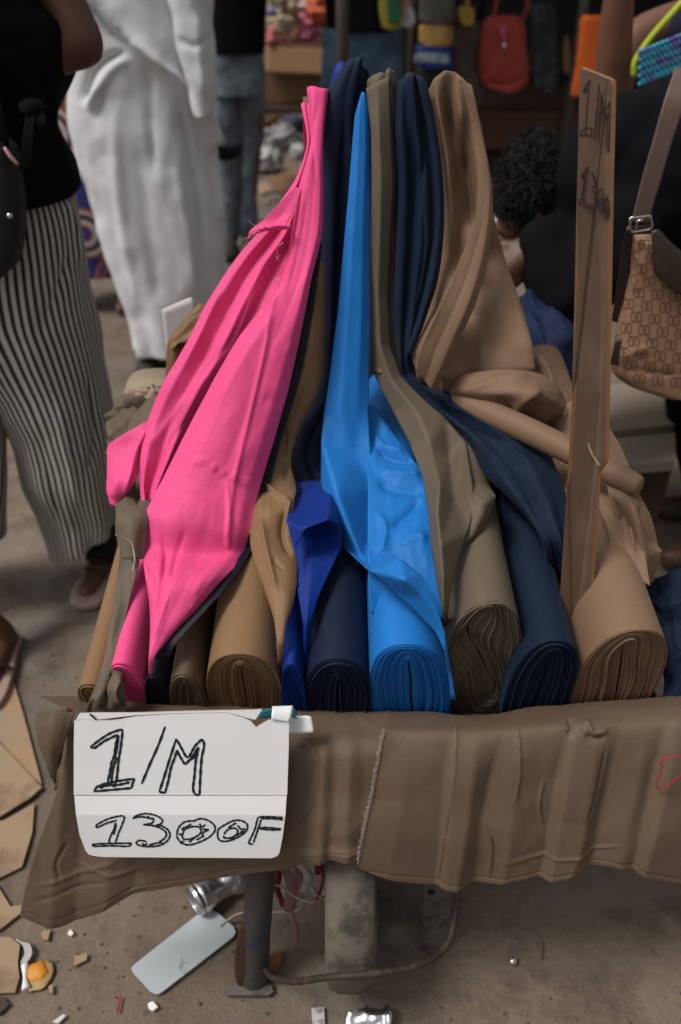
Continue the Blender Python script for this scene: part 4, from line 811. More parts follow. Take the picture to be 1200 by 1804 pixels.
D = lambda *p: crop(p, 1000, 110, 10.02)
E = lambda *p: crop(p, 1000, 280, 12.0)
BL = {
 'digit_one': [D((275, 535), (320, 420), (395, 305)), D((395, 305), (385, 400), (375, 440)), D((375, 440), (340, 470), (290, 545)), D((375, 450), (345, 800), (320, 1165)), D((225, 1300), (245, 1210), (330, 1165), (425, 1160)), D((425, 1160), (420, 1230), (410, 1305)), D((225, 1295), (320, 1270), (410, 1305)), D((320, 1165), (320, 1270))],
 'slash': [D((560, 380), (535, 700), (510, 950), (465, 1360))],
 'letter_m': [D((530, 1440), (560, 1050), (600, 540)), D((600, 540), (625, 750), (640, 920)), D((640, 920), (690, 800), (745, 690)), D((745, 690), (740, 1000), (730, 1560)), D((545, 1250), (575, 1000), (610, 800)), D((640, 1085), (720, 900)), D((700, 900), (690, 1250), (690, 1530)), D((690, 1530), (730, 1575))],
 'digit_one_small': [E((300, 400), (300, 350), (370, 250), (435, 160)), E((435, 160), (420, 260), (400, 350)), E((400, 345), (365, 330), (300, 400)), E((405, 350), (350, 650), (318, 870)), E((370, 340), (325, 650), (290, 850)), E((240, 890), (290, 855), (360, 880), (440, 960), (455, 1060)), E((455, 1060), (350, 980), (245, 950)), E((240, 890), (248, 950))],
 'digit_three': [E((505, 290), (570, 390), (605, 540), (570, 615)), E((530, 310), (575, 450), (590, 560)), E((575, 580), (530, 580), (545, 680), (600, 800), (620, 940), (580, 1050), (500, 960)), E((490, 950), (530, 1090), (575, 1150), (620, 1060), (632, 900))],
 'digit_zero': [E(*ell(710, 880, 58, 250)), E(*ell(700, 905, 24, 85))],
 'digit_zero_round': [E(*ell(828, 1055, 58, 220)), E(*ell(822, 1090, 22, 80)), E((815, 780), (855, 780)), E((800, 930), (850, 800))],
}
INKB = plain('thin_marker_on_board', (.018, .012, .010, 1), .6, bmp=0)
for nm, paths in BL.items():
    V, Fc = ribbon(paths, 1.1, bd_y, .0006); build(nm.replace('_small', '').replace('_round', ''), V, Fc, INKB, bd, smooth=False)
PALE = plain('pale_split_wood', (.45, .30, .19, 1), .9)
V, Fc = ribbon([[(1036, 780), (1041, 797), (1047, 808), (1054, 820)], [(1040, 790), (1046, 804), (1058, 820)]], 1.2, bd_y, .0008); build('split', V, Fc, PALE, bd, smooth=False)

#@@PART2
# ------------------------------------------------------------------ helpers for people and soft goods
def loft(name, rings, Y, ry, mat, parent=None, n=2.3, seg=56, rows=60, strokes=(), wrinkle=.004, wscale=7, seed=1, thick=0., flute=None, cap=False):
    """closed soft shell through rings (pxL, pxR, py, {Y, tilt, ry}) seen from the camera"""
    Q = []
    for r in rings:
        k = r[3] if len(r) > 3 else {}
        y = k.get('Y', Y); a, b = PY(r[0], r[2], y), PY(r[1], r[2], y); c = (a + b) / 2
        Q.append([c[0], c[1], c[2], (b[0] - a[0]) / 2, k.get('ry', ry), k.get('tilt', 0.)])
    Q = hermite(np.array(Q), rows)
    th = np.linspace(0, 2 * np.pi, seg + 1) + np.pi / 2
    c, s_ = np.cos(th), np.sin(th); cx = np.sign(c) * np.abs(c) ** (2 / n); sy = np.sign(s_) * np.abs(s_) ** (2 / n)
    V = np.stack([Q[:, 0:1] + Q[:, 3:4] * cx, Q[:, 1:2] + Q[:, 4:5] * sy, Q[:, 2:3] + Q[:, 5:6] * cx], -1)
    nn = grid_normals(V); cen = Q[:, None, :3]
    if (nn * (V - cen)).sum() < 0: nn = -nn
    P = V.reshape(-1, 3); N2 = nn.reshape(-1, 3)
    d = wrinkle * .5 * fbm(P, wscale, seed)
    per = np.repeat(Q[:, 3] * 4.5, seg + 1); d = d + wrinkle * .8 * facet(np.tile(np.linspace(-.5, .5, seg + 1), rows) * per / .09, P[:, 2] / .22, seed * 1.7)
    if len(strokes):
        front = np.clip((N2 * (CAM - P)).sum(1) / np.linalg.norm(CAM - P, axis=1) * 4, 0, 1)
        d += stroke_disp(proj(P), strokes) * front
    if flute:
        amp, cyc, v0 = flute; v = np.repeat(np.linspace(0, 1, rows), seg + 1); u = np.tile(np.linspace(0, 1, seg + 1), rows)
        d += amp * np.sin(u * cyc * 6.283 + 2 * np.sin(v * 4)) * smoothstep((v - v0) / (1 - v0))
    P = P + N2 * d[:, None]
    G = P.reshape(rows, seg + 1, 3); G[:, -1] = G[:, 0] = (G[:, 0] + G[:, -1]) / 2; P = G.reshape(-1, 3)
    idx = np.arange(rows * (seg + 1)).reshape(rows, seg + 1)
    fa = np.stack([idx[:-1, :-1], idx[:-1, 1:], idx[1:, 1:], idx[1:, :-1]], -1).reshape(-1, 4)
    nr = np.cross(P[fa[:, 1]] - P[fa[:, 0]], P[fa[:, 3]] - P[fa[:, 0]])
    if (nr * N2[fa[:, 0]]).sum() < 0: fa = fa[:, ::-1]
    fa = [tuple(f) for f in fa]
    if cap: fa += [tuple(idx[0, :-1]), tuple(idx[-1, :-1][::-1])]
    ht = np.abs(Q[:, 2] - Q[0, 2])
    uv = np.stack(np.meshgrid(np.linspace(0, 1, seg + 1), np.linspace(0, 1, rows)), -1); uv[:, :, 1] = ht[:, None]
    o = build(name, P, fa, mat, parent, uv.reshape(-1, 2))
    if thick: solid(o, thick)
    return o
def blob_mesh(c, r, sub=3, amp=.0, scale=6, seed=0, sq=(1, 1, 1)):
    bm = bmesh.new(); bmesh.ops.create_icosphere(bm, subdivisions=sub, radius=1)
    V = np.array([v.co[:] for v in bm.verts]); Fc = [tuple(v.index for v in f.verts) for f in bm.faces]; bm.free()
    r = np.array(r if hasattr(r, '__len__') else [r] * 3)
    if amp: V = V * (1 + amp * fbm(V, scale * .3, seed, 4))[:, None]
    return V * r + np.asarray(c), Fc
def body(name, limbs, mat, parent, voxel=.014, blobs=(), smooth=6):
    parts = [tube_mesh(p, r, 14, max(8, len(p) * 6)) for p, r in limbs] + [tube_mesh([p[0], p[0] + 1e-4], .001, 4) for p, r in limbs[:0]]
    for p, r in limbs:
        for q_, rr in ((p[0], r[0]), (p[-1], r[-1])): parts.append(blob_mesh(q_, rr, 2))
    for c, r in blobs: parts.append(blob_mesh(c, r, 3))
    V, Fc = joinm(parts); o = build(name, V, Fc, mat, parent)
    m = o.modifiers.new('skin', 'REMESH'); m.mode = 'VOXEL'; m.voxel_size = voxel; m.use_smooth_shade = True
    m = o.modifiers.new('soft', 'SMOOTH'); m.iterations = smooth; m.factor = .5
    return o
A3 = lambda *p: np.array(p, float)
def hand(wrist, d, up, sc=1., curl=.35):
    """palm and five bent fingers reaching along d, as limbs for body()"""
    d = d / np.linalg.norm(d); up = up - d * (up @ d); up /= np.linalg.norm(up); sd_ = np.cross(d, up)
    L = [([wrist, wrist + d * .045 * sc, wrist + d * .085 * sc], [.024 * sc, .030 * sc, .026 * sc])]
    for i, (o_, ln) in enumerate(((-.030, .062), (-.010, .074), (.010, .078), (.029, .070))):
        b = wrist + d * .085 * sc + sd_ * o_ * sc
        L.append(([b - d * .03 * sc, b + d * ln * .4 * sc, b + d * ln * .75 * sc - up * ln * curl * .4, b + d * ln * .95 * sc - up * ln * curl]
                  , [.0105 * sc, .0095 * sc, .0085 * sc, .007 * sc]))
        L.append(([b - d * .06 * sc - sd_ * o_ * .2, b], [.016 * sc, .0125 * sc]))
    t = wrist + d * .03 * sc + sd_ * .028 * sc
    L.append(([t - sd_ * .015 * sc, t + sd_ * .02 * sc + d * .02 * sc, t + sd_ * .028 * sc + d * .055 * sc - up * .012], [.014 * sc, .0115 * sc, .009 * sc]))
    return L
SKIN = plain('dark_brown_skin', (.105, .046, .026, 1), .5, 0, .4, var=.12, scale=9, bmp=.1)
SKIN2 = plain('brown_skin', (.165, .072, .042, 1), .5, 0, .4, var=.12, scale=9, bmp=.1)
HAIR = plain('black_coily_hair', (.008, .007, .007, 1), .8, bmp=.9, bdist=.01, scale=30)
BLACK = fabric('black_jersey', (.006, .006, .007, 1), .9, .0, (.3, .3, .32, 1), .4, spec=.06)
BLACK2 = fabric('black_hoodie_fleece', (.0065, .0065, .008, 1), .9, .04, (.3, .3, .33, 1), .4, spec=.06)
DARKLEATHER = plain('dark_brown_leather', (.035, .020, .015, 1), .45, 0, .45, bmp=.3)
STEEL = plain('bright_steel', (.75, .73, .68, 1), .25, 1., bmp=0)

def stripes_mat(name, n_str, ca_, cb_):
    m, n, b, N, L = mat_base(name); uv = texco(n, 'UV'); sx = N.new('ShaderNodeSeparateXYZ'); L.new(uv, sx.inputs[0])
    wob = noise_tex(n, texco(n, 'UV', (3, 5, 1)), 1.0, 2); ad = N.new('ShaderNodeMath'); ad.operation = 'MULTIPLY_ADD'; L.new(wob, ad.inputs[0]); ad.inputs[1].default_value = .012; L.new(sx.outputs[0], ad.inputs[2])
    mu = N.new('ShaderNodeMath'); mu.operation = 'MULTIPLY'; mu.inputs[1].default_value = n_str; L.new(ad.outputs[0], mu.inputs[0])
    fr = N.new('ShaderNodeMath'); fr.operation = 'FRACT'; L.new(mu.outputs[0], fr.inputs[0])
    c = ramp(n, fr.outputs[0], [(0., cb_), (.42, cb_), (.48, ca_), (.94, ca_), (1., cb_)])
    L.new(c, b.inputs['Base Color']); b.inputs['Roughness'].default_value = .8; b.inputs['Sheen Weight'].default_value = .1
    bump(n, b, noise_tex(n, texco(n, 'Object'), 30, 4), .3, .004); return m
def head_limbs(neck, top_dir=(0, 0, 1), s_=1.):
    t = A3(*top_dir); return [([neck, neck + t * .08], [.055, .052])], [(neck + t * .20, (.078 * s_, .095 * s_, .118 * s_)), (neck + t * .16 + A3(0, .03, 0), (.06, .06, .07)), (neck + t * .18 + A3(.078, 0, 0), (.012, .02, .03)), (neck + t * .18 - A3(.078, 0, 0), (.012, .02, .03))]
def hair_cap(parent, c, r, mat=HAIR, seed=1):
    V, Fc = blob_mesh(c, r, 4, .10, 22, seed); return build('hair', V, Fc, mat, parent)

# ------------------------------------------------------------------ person in striped trousers (left)
PYL = 1.80
p1 = thing('person', 'person in black top and wide black and white striped trousers at left', 'person', PZ(150, 1010, 0))
hip = PY(15, 380, PYL); sh = hip + A3(0, 0, .45)
hl, hb = head_limbs(sh + A3(0, 0, .10))
footR, footL = PZ(178, 1000, .03), PZ(-8, 1165, .03)
limbs = [([hip, hip + A3(0, 0, .22), sh], [.13, .125, .15]), ([sh + A3(-.17, 0, .02), sh + A3(.17, 0, .02)], [.065, .065]),
         ([hip + A3(.06, 0, -.05), (hip + footR) / 2 + A3(.0, .02, .05), footR + A3(.0, .04, .12), footR + A3(0, .05, .03)], [.07, .055, .038, .036]),
         ([footR + A3(0, .06, .0), footR + A3(-.01, -.02, .005), footR + A3(-.015, -.10, -.008)], [.034, .036, .030]),
         ([hip + A3(-.09, 0, -.05), (hip + footL) / 2 + A3(-.10, .05, .08), footL + A3(-.03, .06, .12), footL + A3(0, .07, .03)], [.085, .062, .038, .036]),
         ([footL + A3(0, .08, 0), footL + A3(0, 0, .005), footL + A3(.005, -.09, -.008)], [.034, .036, .030]),
         ([sh + A3(.17, 0, .0), PY(146, 78, PYL - .02)], [.052, .044]), ([PY(146, 78, PYL - .02), PY(60, 110, PYL - .05), PY(0, 120, PYL - .02)], [.043, .036, .028]),
         ([sh + A3(-.19, 0, 0), sh + A3(-.25, -.02, -.28), sh + A3(-.2, -.2, -.38)], [.05, .042, .03])]
limbs += hand(sh + A3(-.2, -.2, -.38), A3(.3, -.9, -.1), A3(0, 0, 1))
body('body', limbs, SKIN, p1, .012, hb); hair_cap(p1, hb[0][0] + A3(0, .02, .03), (.092, .105, .11))
STRIPE = stripes_mat('black_white_striped_cotton', 60, (.56, .53, .48, 1), (.018, .017, .018, 1))
STRIPE2 = stripes_mat('striped_cotton_leg', 48, (.56, .53, .48, 1), (.018, .017, .018, 1))
loft('trousers', [(-70, 95, 292), (-95, 126, 345), (-115, 144, 430), (-105, 160, 530), (-58, 178, 612), (-14, 188, 670), (14, 197, 720), (36, 205, 775), (54, 211, 835), (74, 213, 890, {'ry': .115}), (94, 212, 938, {'tilt': .045, 'ry': .115})], PYL, .14, STRIPE, p1, seed=41, rows=100, seg=100, thick=.002, wrinkle=.007, flute=(.009, 7, .55), strokes=[([(110, 340), (135, 420), (140, 470)], 12, .010, 'r'), ([(120, 440), (100, 520), (60, 600)], 10, -.010, 'r'), ([(60, 420), (50, 560), (70, 680)], 16, .008, 'r'), ([(150, 660), (170, 760), (150, 850)], 9, -.012, 'r'), ([(100, 700), (120, 800), (140, 900)], 10, .012, 'r'), ([(60, 760), (90, 860), (110, 940)], 10, -.010, 'r')])
loft('trouser_leg', [(-150, -10, 430), (-150, 6, 560), (-155, 14, 650), (-168, 11, 720), (-178, 8, 790), (-186, 4, 870), (-190, 2, 950)], PYL - .08, .11, STRIPE2, p1, seed=43, rows=40, thick=.002, wrinkle=.006, flute=(.008, 7, .2))
loft('black_top', [(-120, 60, -70), (-150, 85, -5), (-152, 120, 35), (-150, 133, 85), (-148, 127, 135), (-138, 108, 185), (-125, 98, 225), (-115, 112, 265), (-105, 126, 300), (-98, 128, 338)], PYL - .015, .185, BLACK, p1, seed=44, wrinkle=.010, wscale=6, thick=.002, strokes=[([(60, 60), (70, 140), (62, 200)], 12, .012, 'r'), ([(95, 100), (85, 160), (70, 210)], 10, -.014, 'r'), ([(20, 80), (40, 150), (55, 205)], 12, .010, 'r'), ([(0, 190), (60, 210), (100, 205)], 14, -.020, 'r'), ([(80, 210), (105, 270), (120, 330)], 10, .014, 'r')])
sheet('knot_tail', [(PYL - .23, [(50, 188), (66, 188)]), (PYL - .24, [(42, 220), (60, 222, .006)]), (PYL - .245, [(38, 260), (58, 262, .004)]), (PYL - .245, [(34, 300), (54, 300)])], BLACK, p1, 14, 20, seed=45, thick=.003)
sheet('knot_tail', [(PYL - .23, [(58, 190), (76, 192)]), (PYL - .24, [(60, 215), (80, 216, .006)]), (PYL - .24, [(64, 236), (78, 234)])], BLACK, p1, 14, 16, seed=46, thick=.003)
V, Fc = blob_mesh(PY(58, 192, PYL - .22), (.024, .02, .018), 3, .15, 8, 3); build('knot', V, Fc, BLACK, p1)
SOCK = plain('black_sock_knit', (.010, .010, .011, 1), .9, bmp=.4)
tube('sock', [footR + A3(.012, .02, .24), footR + A3(.005, .035, .16), footR + A3(0, .05, .10), footR + A3(0, .045, .05), footR + A3(0, .0, .03)], [.052, .050, .048, .046, .040], SOCK, p1, 18, 20)
SOLE = plain('worn_sandal_sole', (.34, .23, .18, 1), .7, scale=30); STRAPM = plain('brown_sandal_strap', (.09, .04, .028, 1), .5)
def sandal(f, ang, parent):
    sol = []; ca2, sa2 = math.cos(ang), math.sin(ang)
    out = [(0, -.15), (.035, -.135), (.046, -.09), (.043, -.03), (.036, .04), (.034, .09), (0, .115), (-.034, .09), (-.036, .04), (-.042, -.03), (-.045, -.09), (-.033, -.135)]
    out = [(x * 1.16, y * 1.08) for x, y in out]
    out = [tuple(v) for v in hermite(np.c_[np.array(out + out[:1]), np.zeros(13)], 40)[:-1, :2]]
    P = np.array([[f[0] + x * ca2 - y * sa2, f[1] + x * sa2 + y * ca2, .004] for x, y in out]); k = len(P)
    V = np.concatenate([P, P + [0, 0, .022]]); Fc = [tuple(range(k))[::-1], tuple(range(k, 2 * k))] + [(i, (i + 1) % k, (i + 1) % k + k, i + k) for i in range(k)]
    o = build('sandal', V, Fc, SOLE, parent, smooth=False); bevel(o, .005)
    c = A3(f[0], f[1], .05)
    tube('strap', [c + A3(-.045 * ca2, -.02 - .045 * sa2, -.028), c + A3(-.02, -.045, .022), c + A3(.005, -.05, .026), c + A3(.025, -.045, .02), c + A3(.045 * ca2, -.02 + .045 * sa2, -.028)], .008, STRAPM, o, 10, 24, flat=.5)
sandal(footR, -.1, p1); sandal(footL, .08, p1)

bagb = thing('shoulder_bag', 'black shoulder bag hanging on the hip of the striped trousers', 'bag', PY(0, 488, 1.60))
loft('bag_body', [(-95, 12, 245), (-110, 30, 262), (-118, 40, 320), (-120, 46, 380), (-118, 44, 430), (-110, 34, 465), (-90, 10, 488)], 1.60, .05, plain('black_nylon', (.011, .011, .013, 1), .6, bmp=.3), bagb, n=3, cap=True, seed=47, wrinkle=.005)
sheet('bag_strap', [(1.58, [(-70, -40), (-40, -40)]), (1.57, [(-40, 100), (-12, 100)]), (1.57, [(-20, 200), (8, 200)]), (1.575, [(-14, 260), (16, 258)])], BLACK, bagb, 8, 24, wrinkle=0, thick=.003)
tube('zip_pull', [PY(8, 260, 1.535), PY(18, 275, 1.53), PY(32, 290, 1.53)], [.003, .004, .003], plain('pinkish_zip_pull', (.45, .24, .22, 1), .4), bagb, 8, 8)
V, Fc = blob_mesh(PY(17, 380, 1.545), .006, 2); build('stud', V, Fc, STEEL, bagb)

# ------------------------------------------------------------------ person in blue printed wrap, behind
def print_mat():
    m, n, b, N, L = mat_base('blue_wax_print'); ob = texco(n, 'Object')
    base = ramp(n, noise_tex(n, texco(n, 'Object', (5, 5, 3)), 1.6, 2, .4, 1.2), [(.0, (.012, .02, .14, 1)), (.55, (.012, .02, .14, 1)), (.57, (.30, .075, .022, 1)), (.64, (.25, .06, .02, 1)), (.66, (.012, .02, .14, 1))], 'CONSTANT')
    c = base
    for (lx, lz) in PRC:
        vm = N.new('ShaderNodeVectorMath'); vm.operation = 'MULTIPLY_ADD'; vm.inputs[1].default_value = (1, 0, 1); vm.inputs[2].default_value = (-lx, 0, -lz); L.new(ob, vm.inputs[0])
        ln = N.new('ShaderNodeVectorMath'); ln.operation = 'LENGTH'; L.new(vm.outputs[0], ln.inputs[0])
        W_, Ob, Nv, Br = (.42, .40, .40, 1), (.27, .07, .025, 1), (.012, .02, .14, 1), (.07, .02, .018, 1)
        rg = ramp(n, ln.outputs['Value'], [(0., Nv), (.028, Ob), (.040, W_), (.062, Br), (.088, W_), (.105, Ob), (.12, Ob)], 'CONSTANT')
        cut = N.new('ShaderNodeMath'); cut.operation = 'LESS_THAN'; cut.inputs[1].default_value = .12; L.new(ln.outputs['Value'], cut.inputs[0])
        c = mixcol(n, c, rg, cut.outputs[0])
    L.new(c, b.inputs['Base Color']); b.inputs['Roughness'].default_value = .75; return m
YB = 4.05
p2 = thing('person', 'person in a blue wrap printed with ringed circles behind the white robe', 'person', PZ(190, 535, 0))
cz = PY(164, 395, YB) - np.array(p2.location); cz2 = PY(175, 560, YB) - np.array(p2.location); cz3 = PY(120, 225, YB) - np.array(p2.location)
PRC = [(cz[0], cz[2]), (cz3[0] - .02, cz3[2])]
hb2 = PY(160, 180, YB); hl, hb = head_limbs(hb2 + A3(0, 0, .62))
lm = [([hb2, hb2 + A3(0, 0, .3), hb2 + A3(0, 0, .52)], [.14, .13, .14]), ([hb2 + A3(-.17, 0, .5), hb2 + A3(.17, 0, .5)], [.06, .06])] + hl
for sx_ in (-1, 1):
    fz = PZ(150 if sx_ < 0 else 219, 530, .04); lm += [([hb2 + A3(.08 * sx_, 0, -.1), fz + A3(0, .02, .35), fz + A3(0, .02, .06)], [.08, .05, .036]), ([fz + A3(0, .03, 0), fz + A3(0, -.09, -.01)], [.035, .03])]
    lm += [([hb2 + A3(.2 * sx_, 0, .48), hb2 + A3(.24 * sx_, -.03, .2), hb2 + A3(.2 * sx_, -.12, .0)], [.045, .038, .028])] + hand(hb2 + A3(.2 * sx_, -.12, .0), A3(0, -.3, -1), A3(0, -1, 0))
body('body', lm, SKIN, p2, .014, hb); hair_cap(p2, hb[0][0] + A3(0, .02, .03), (.09, .10, .11))
loft('wrap_skirt', [(78, 210, 100), (75, 218, 170), (80, 235, 260), (88, 240, 360), (98, 242, 430), (104, 240, 474)], YB, .16, print_mat(), p2, seed=51, wrinkle=.008, thick=.002)
loft('top', [(90, 215, -75), (82, 214, 10), (80, 210, 120)], YB, .15, fabric('orange_brown_blouse', (.28, .08, .03, 1), .8), p2, seed=52, thick=.002)

# ------------------------------------------------------------------ man in the long white robe
YR = 3.34
p3 = thing('person', 'person in a long off white robe with neon striped socks', 'person', PZ(268, 645, 0))
hp = PY(262, 150, YR); hl, hb = head_limbs(hp + A3(0, 0, .62))
lm = [([hp, hp + A3(0, 0, .3), hp + A3(0, 0, .54)], [.14, .14, .16]), ([hp + A3(-.18, 0, .52), hp + A3(.18, 0, .52)], [.065, .065])] + hl
for sx_, fx in ((-1, 268), (1, 322)):
    fz = PZ(fx, 645, .045); lm += [([hp + A3(.09 * sx_, 0, -.05), (hp + fz) / 2 + A3(.02 * sx_, -.02, 0), fz + A3(0, .03, .06)], [.085, .06, .038])]
lm += [([hp + A3(.2, 0, .5), hp + A3(.22, -.04, .2), hp + A3(.17, -.10, .05)], [.052, .04, .028])] + hand(hp + A3(.17, -.10, .05), A3(0, 0, -1), A3(0, -1, 0), .8)
lm += [([hp + A3(-.2, 0, .5), hp + A3(-.2, -.02, .22), hp + A3(-.1, -.05, .1)], [.052, .04, .028])] + hand(hp + A3(-.1, -.05, .1), A3(1, 0, -.3), A3(0, -1, 0), .8)
body('body', lm, SKIN, p3, .014, hb); hair_cap(p3, hb[0][0] + A3(0, .03, .03), (.09, .10, .11))
ROBE = fabric('off_white_robe_cotton', (.70, .70, .72, 1), .85, .1, (1, 1, 1, 1), .5, spec=.1, var=.06, dust=.18)
loft('robe', [(140, 380, -80), (100, 374, -10), (116, 372, 70), (126, 368, 140), (129, 372, 210), (138, 382, 280), (160, 394, 350), (184, 396, 430), (210, 392, 505), (230, 389, 560), (240, 386, 598, {'tilt': .02})], YR, .20, ROBE, p3, rows=130, seg=120, seed=53, wrinkle=.013, wscale=3, thick=.003, flute=(.012, 9, .45), strokes=[
    ([(165, -10), (205, 45), (260, 95), (320, 145), (352, 185), (372, 245)], 11, 0.0425, 'r|'), ([(150, 0), (190, 55), (235, 88)], 10, -0.0340, 'r'), ([(235, 85), (190, 105), (160, 130), (140, 190)], 8, -0.0298, 'r'), ([(232, 92), (200, 125), (170, 160), (150, 200)], 9, 0.0255, 'r'), ([(225, 100), (185, 150), (165, 215)], 7, -0.0213, 'r'),
    ([(262, 100), (266, 200), (270, 330)], 9, -0.0170, 'r'), ([(310, 150), (330, 250), (352, 360), (362, 470)], 10, -0.0255, 'r'), ([(350, 190), (366, 250), (372, 275)], 8, 0.0255, 'r'), ([(200, 170), (205, 300), (225, 450), (250, 570)], 14, 0.0187, 'r'), ([(240, 230), (260, 400), (285, 560)], 12, -0.0136, 'r'), ([(300, 250), (330, 400), (345, 540)], 13, 0.0187, 'r'), ([(372, 280), (385, 345), (388, 400)], 7, .02, 'r')])
loft('sleeve', [(290, 372, -60), (296, 372, 0), (306, 372, 30), (312, 378, 70), (322, 383, 110), (336, 383, 150), (340, 380, 185), (346, 376, 200)], YR - .16, .10, ROBE, p3, rows=50, seed=54, wrinkle=.010, thick=.003, cap=True, strokes=[([(310, 65), (340, 80), (380, 60)], 8, -.012, 'r'), ([(345, 10), (352, 100), (360, 180)], 10, .014, 'r')])
NEON = plain('neon_yellow_band', (.42, .50, .03, 1), .7, bmp=0); SHOE = plain('dark_worn_shoe', (.035, .028, .025, 1), .7, second=(.10, .085, .07, 1), amount=.3); BLUEB = plain('pale_blue_band', (.20, .24, .30, 1), .7, bmp=0)
def shoe(fx, fy, parent, mat=SHOE, s_=1., dx=0., socks=None):
    f = PZ(fx, fy, .0)
    parts = [blob_mesh(f + A3(0, .0, .045), (.048 * s_, .085 * s_, .046), 3), blob_mesh(f + A3(dx, -.09 * s_, .032), (.046 * s_, .08 * s_, .033), 3), blob_mesh(f + A3(0, .045 * s_, .07), (.042, .048, .05), 3)]
    V, Fc = joinm(parts); V[:, 2] = np.maximum(V[:, 2], f[2] + .012); o = build('shoe', V, Fc, mat, parent)
    m = o.modifiers.new('skin', 'REMESH'); m.mode = 'VOXEL'; m.voxel_size = .009; m.use_smooth_shade = True
    c = f + A3(0, .03, 0)
    if socks:
        for z0, z1, mm in socks: tube('sock', [c + A3(0, 0, z0), c + A3(0, 0, z1)], .046, mm, parent, 18)
    return o
for fx in (267, 322): shoe(fx, 640, p3, socks=((.06, .10, BLUEB), (.10, .125, NEON), (.125, .15, BLUEB), (.15, .19, NEON), (.19, .30, SOCK)))

# ------------------------------------------------------------------ person in ripped jeans
def denim(name, col):
    m, n, b, N, L = mat_base(name); ob = texco(n, 'Object')
    c = mixcol(n, col, scale_col(col, 2.2), ramp(n, noise_tex(n, ob, 6, 6, .65), [(.42, 0.), (.72, .8)])); c = mixcol(n, c, scale_col(col, .5), ramp(n, noise_tex(n, ob, 14, 4), [(.55, 0.), (.75, .6)]))
    L.new(c, b.inputs['Base Color']); b.inputs['Roughness'].default_value = .85; bump(n, b, noise_tex(n, ob, 25, 4), .6, .01); return m
DEN = denim('washed_grey_denim', (.085, .105, .125, 1)); DEN2 = denim('blue_denim', (.030, .065, .105, 1))
YJ = 5.0
p4 = thing('person', 'person in ripped grey jeans and black shirt left of the cardboard box', 'person', PZ(420, 440, 0))
hp = PY(420, 70, YJ); hl, hb = head_limbs(hp + A3(0, 0, .60))
lm = [([hp, hp + A3(0, 0, .3), hp + A3(0, 0, .54)], [.14, .14, .15]), ([hp + A3(-.18, 0, .5), hp + A3(.18, 0, .5)], [.065, .065])] + hl
for sx_ in (-1, 1):
    lm += [([hp + A3(.2 * sx_, 0, .48), hp + A3(.19 * sx_, -.06, .30), hp + A3(.05 * sx_, -.2, .40)], [.05, .042, .03])] + hand(hp + A3(.05 * sx_, -.2, .40), A3(-sx_, -.3, .3), A3(0, 0, 1))
    lm += [([hp + A3(.07 * sx_, 0, -.05), hp + A3(.06 * sx_, 0, -.5), PZ(405 if sx_ < 0 else 434, 425, .05)], [.065, .045, .03])]
body('body', lm, SKIN, p4, .015, hb); hair_cap(p4, hb[0][0] + A3(0, .02, .03), (.09, .10, .11))
loft('black_shirt', [(375, 460, -95), (364, 470, -20), (366, 468, 40), (368, 466, 92)], YJ, .15, BLACK, p4, seed=55, thick=.003)
loft('jeans', [(370, 464, 80), (372, 466, 130), (375, 466, 165)], YJ, .13, DEN, p4, seed=56, rows=24, wrinkle=.012)
JG = dict(wrinkle=.016, wscale=9, thick=.003)
loft('jeans_leg', [(372, 424, 150), (375, 425, 200), (378, 426, 260), (384, 424, 300), (388, 422, 360), (386, 420, 405), (384, 418, 425)], YJ, .085, DEN, p4, seed=57, rows=50, **JG)
loft('jeans_leg', [(414, 466, 150), (416, 464, 200), (420, 462, 260), (420, 456, 320), (420, 454, 370), (418, 452, 410)], YJ + .03, .085, DEN, p4, seed=58, rows=50, **JG)
sheet('knee_rip', [(YJ - .105, [(384, 256), (405, 258), (424, 254)]), (YJ - .11, [(378, 268), (402, 270), (428, 262)]), (YJ - .105, [(380, 280), (400, 284), (418, 278)])], BLACK, p4, 16, 10, seed=4, thick=.002)
shoe(404, 448, p4, s_=1.15); shoe(440, 440, p4, s_=1.1)

# ------------------------------------------------------------------ person behind, dark shirt and blue jeans
YK = 5.2
p5 = thing('person', 'person in dark shirt with green yellow emblem and blue jeans behind the fabric', 'person', PZ(640, 420, 0))
hp = PY(640, 60, YK); hl, hb = head_limbs(hp + A3(0, 0, .60))
lm = [([hp, hp + A3(0, 0, .3), hp + A3(0, 0, .54)], [.14, .14, .15]), ([hp + A3(-.18, 0, .5), hp + A3(.18, 0, .5)], [.065, .065])] + hl
for sx_ in (-1, 1):
    lm += [([hp + A3(.2 * sx_, 0, .48), hp + A3(.25 * sx_, -.02, .24), hp + A3(.2 * sx_, -.2, .2)], [.05, .042, .03])] + hand(hp + A3(.2 * sx_, -.2, .2), A3(-.2 * sx_, -1, .1), A3(0, 0, 1))
    lm += [([hp + A3(.12 * sx_, 0, -.05), hp + A3(.13 * sx_, -.02, -.5), PZ(640 + 36 * sx_, 415, .05)], [.085, .06, .04])]
body('body', lm, SKIN, p5, .015, hb); hair_cap(p5, hb[0][0] + A3(0, .02, .03), (.09, .10, .11))
loft('dark_shirt', [(585, 690, -90), (572, 704, -20), (572, 702, 20), (574, 700, 54)], YK, .16, BLACK, p5, seed=61, thick=.003)
loft('jeans', [(570, 704, 48), (568, 706, 100), (566, 708, 150)], YK, .15, DEN2, p5, seed=62, rows=24, wrinkle=.012)
loft('jeans_leg', [(566, 640, 135), (568, 636, 200), (575, 630, 300), (580, 626, 405)], YK, .10, DEN2, p5, seed=63, **JG)
loft('jeans_leg', [(634, 708, 135), (638, 706, 200), (644, 700, 300), (650, 696, 405)], YK, .10, DEN2, p5, seed=64, **JG)
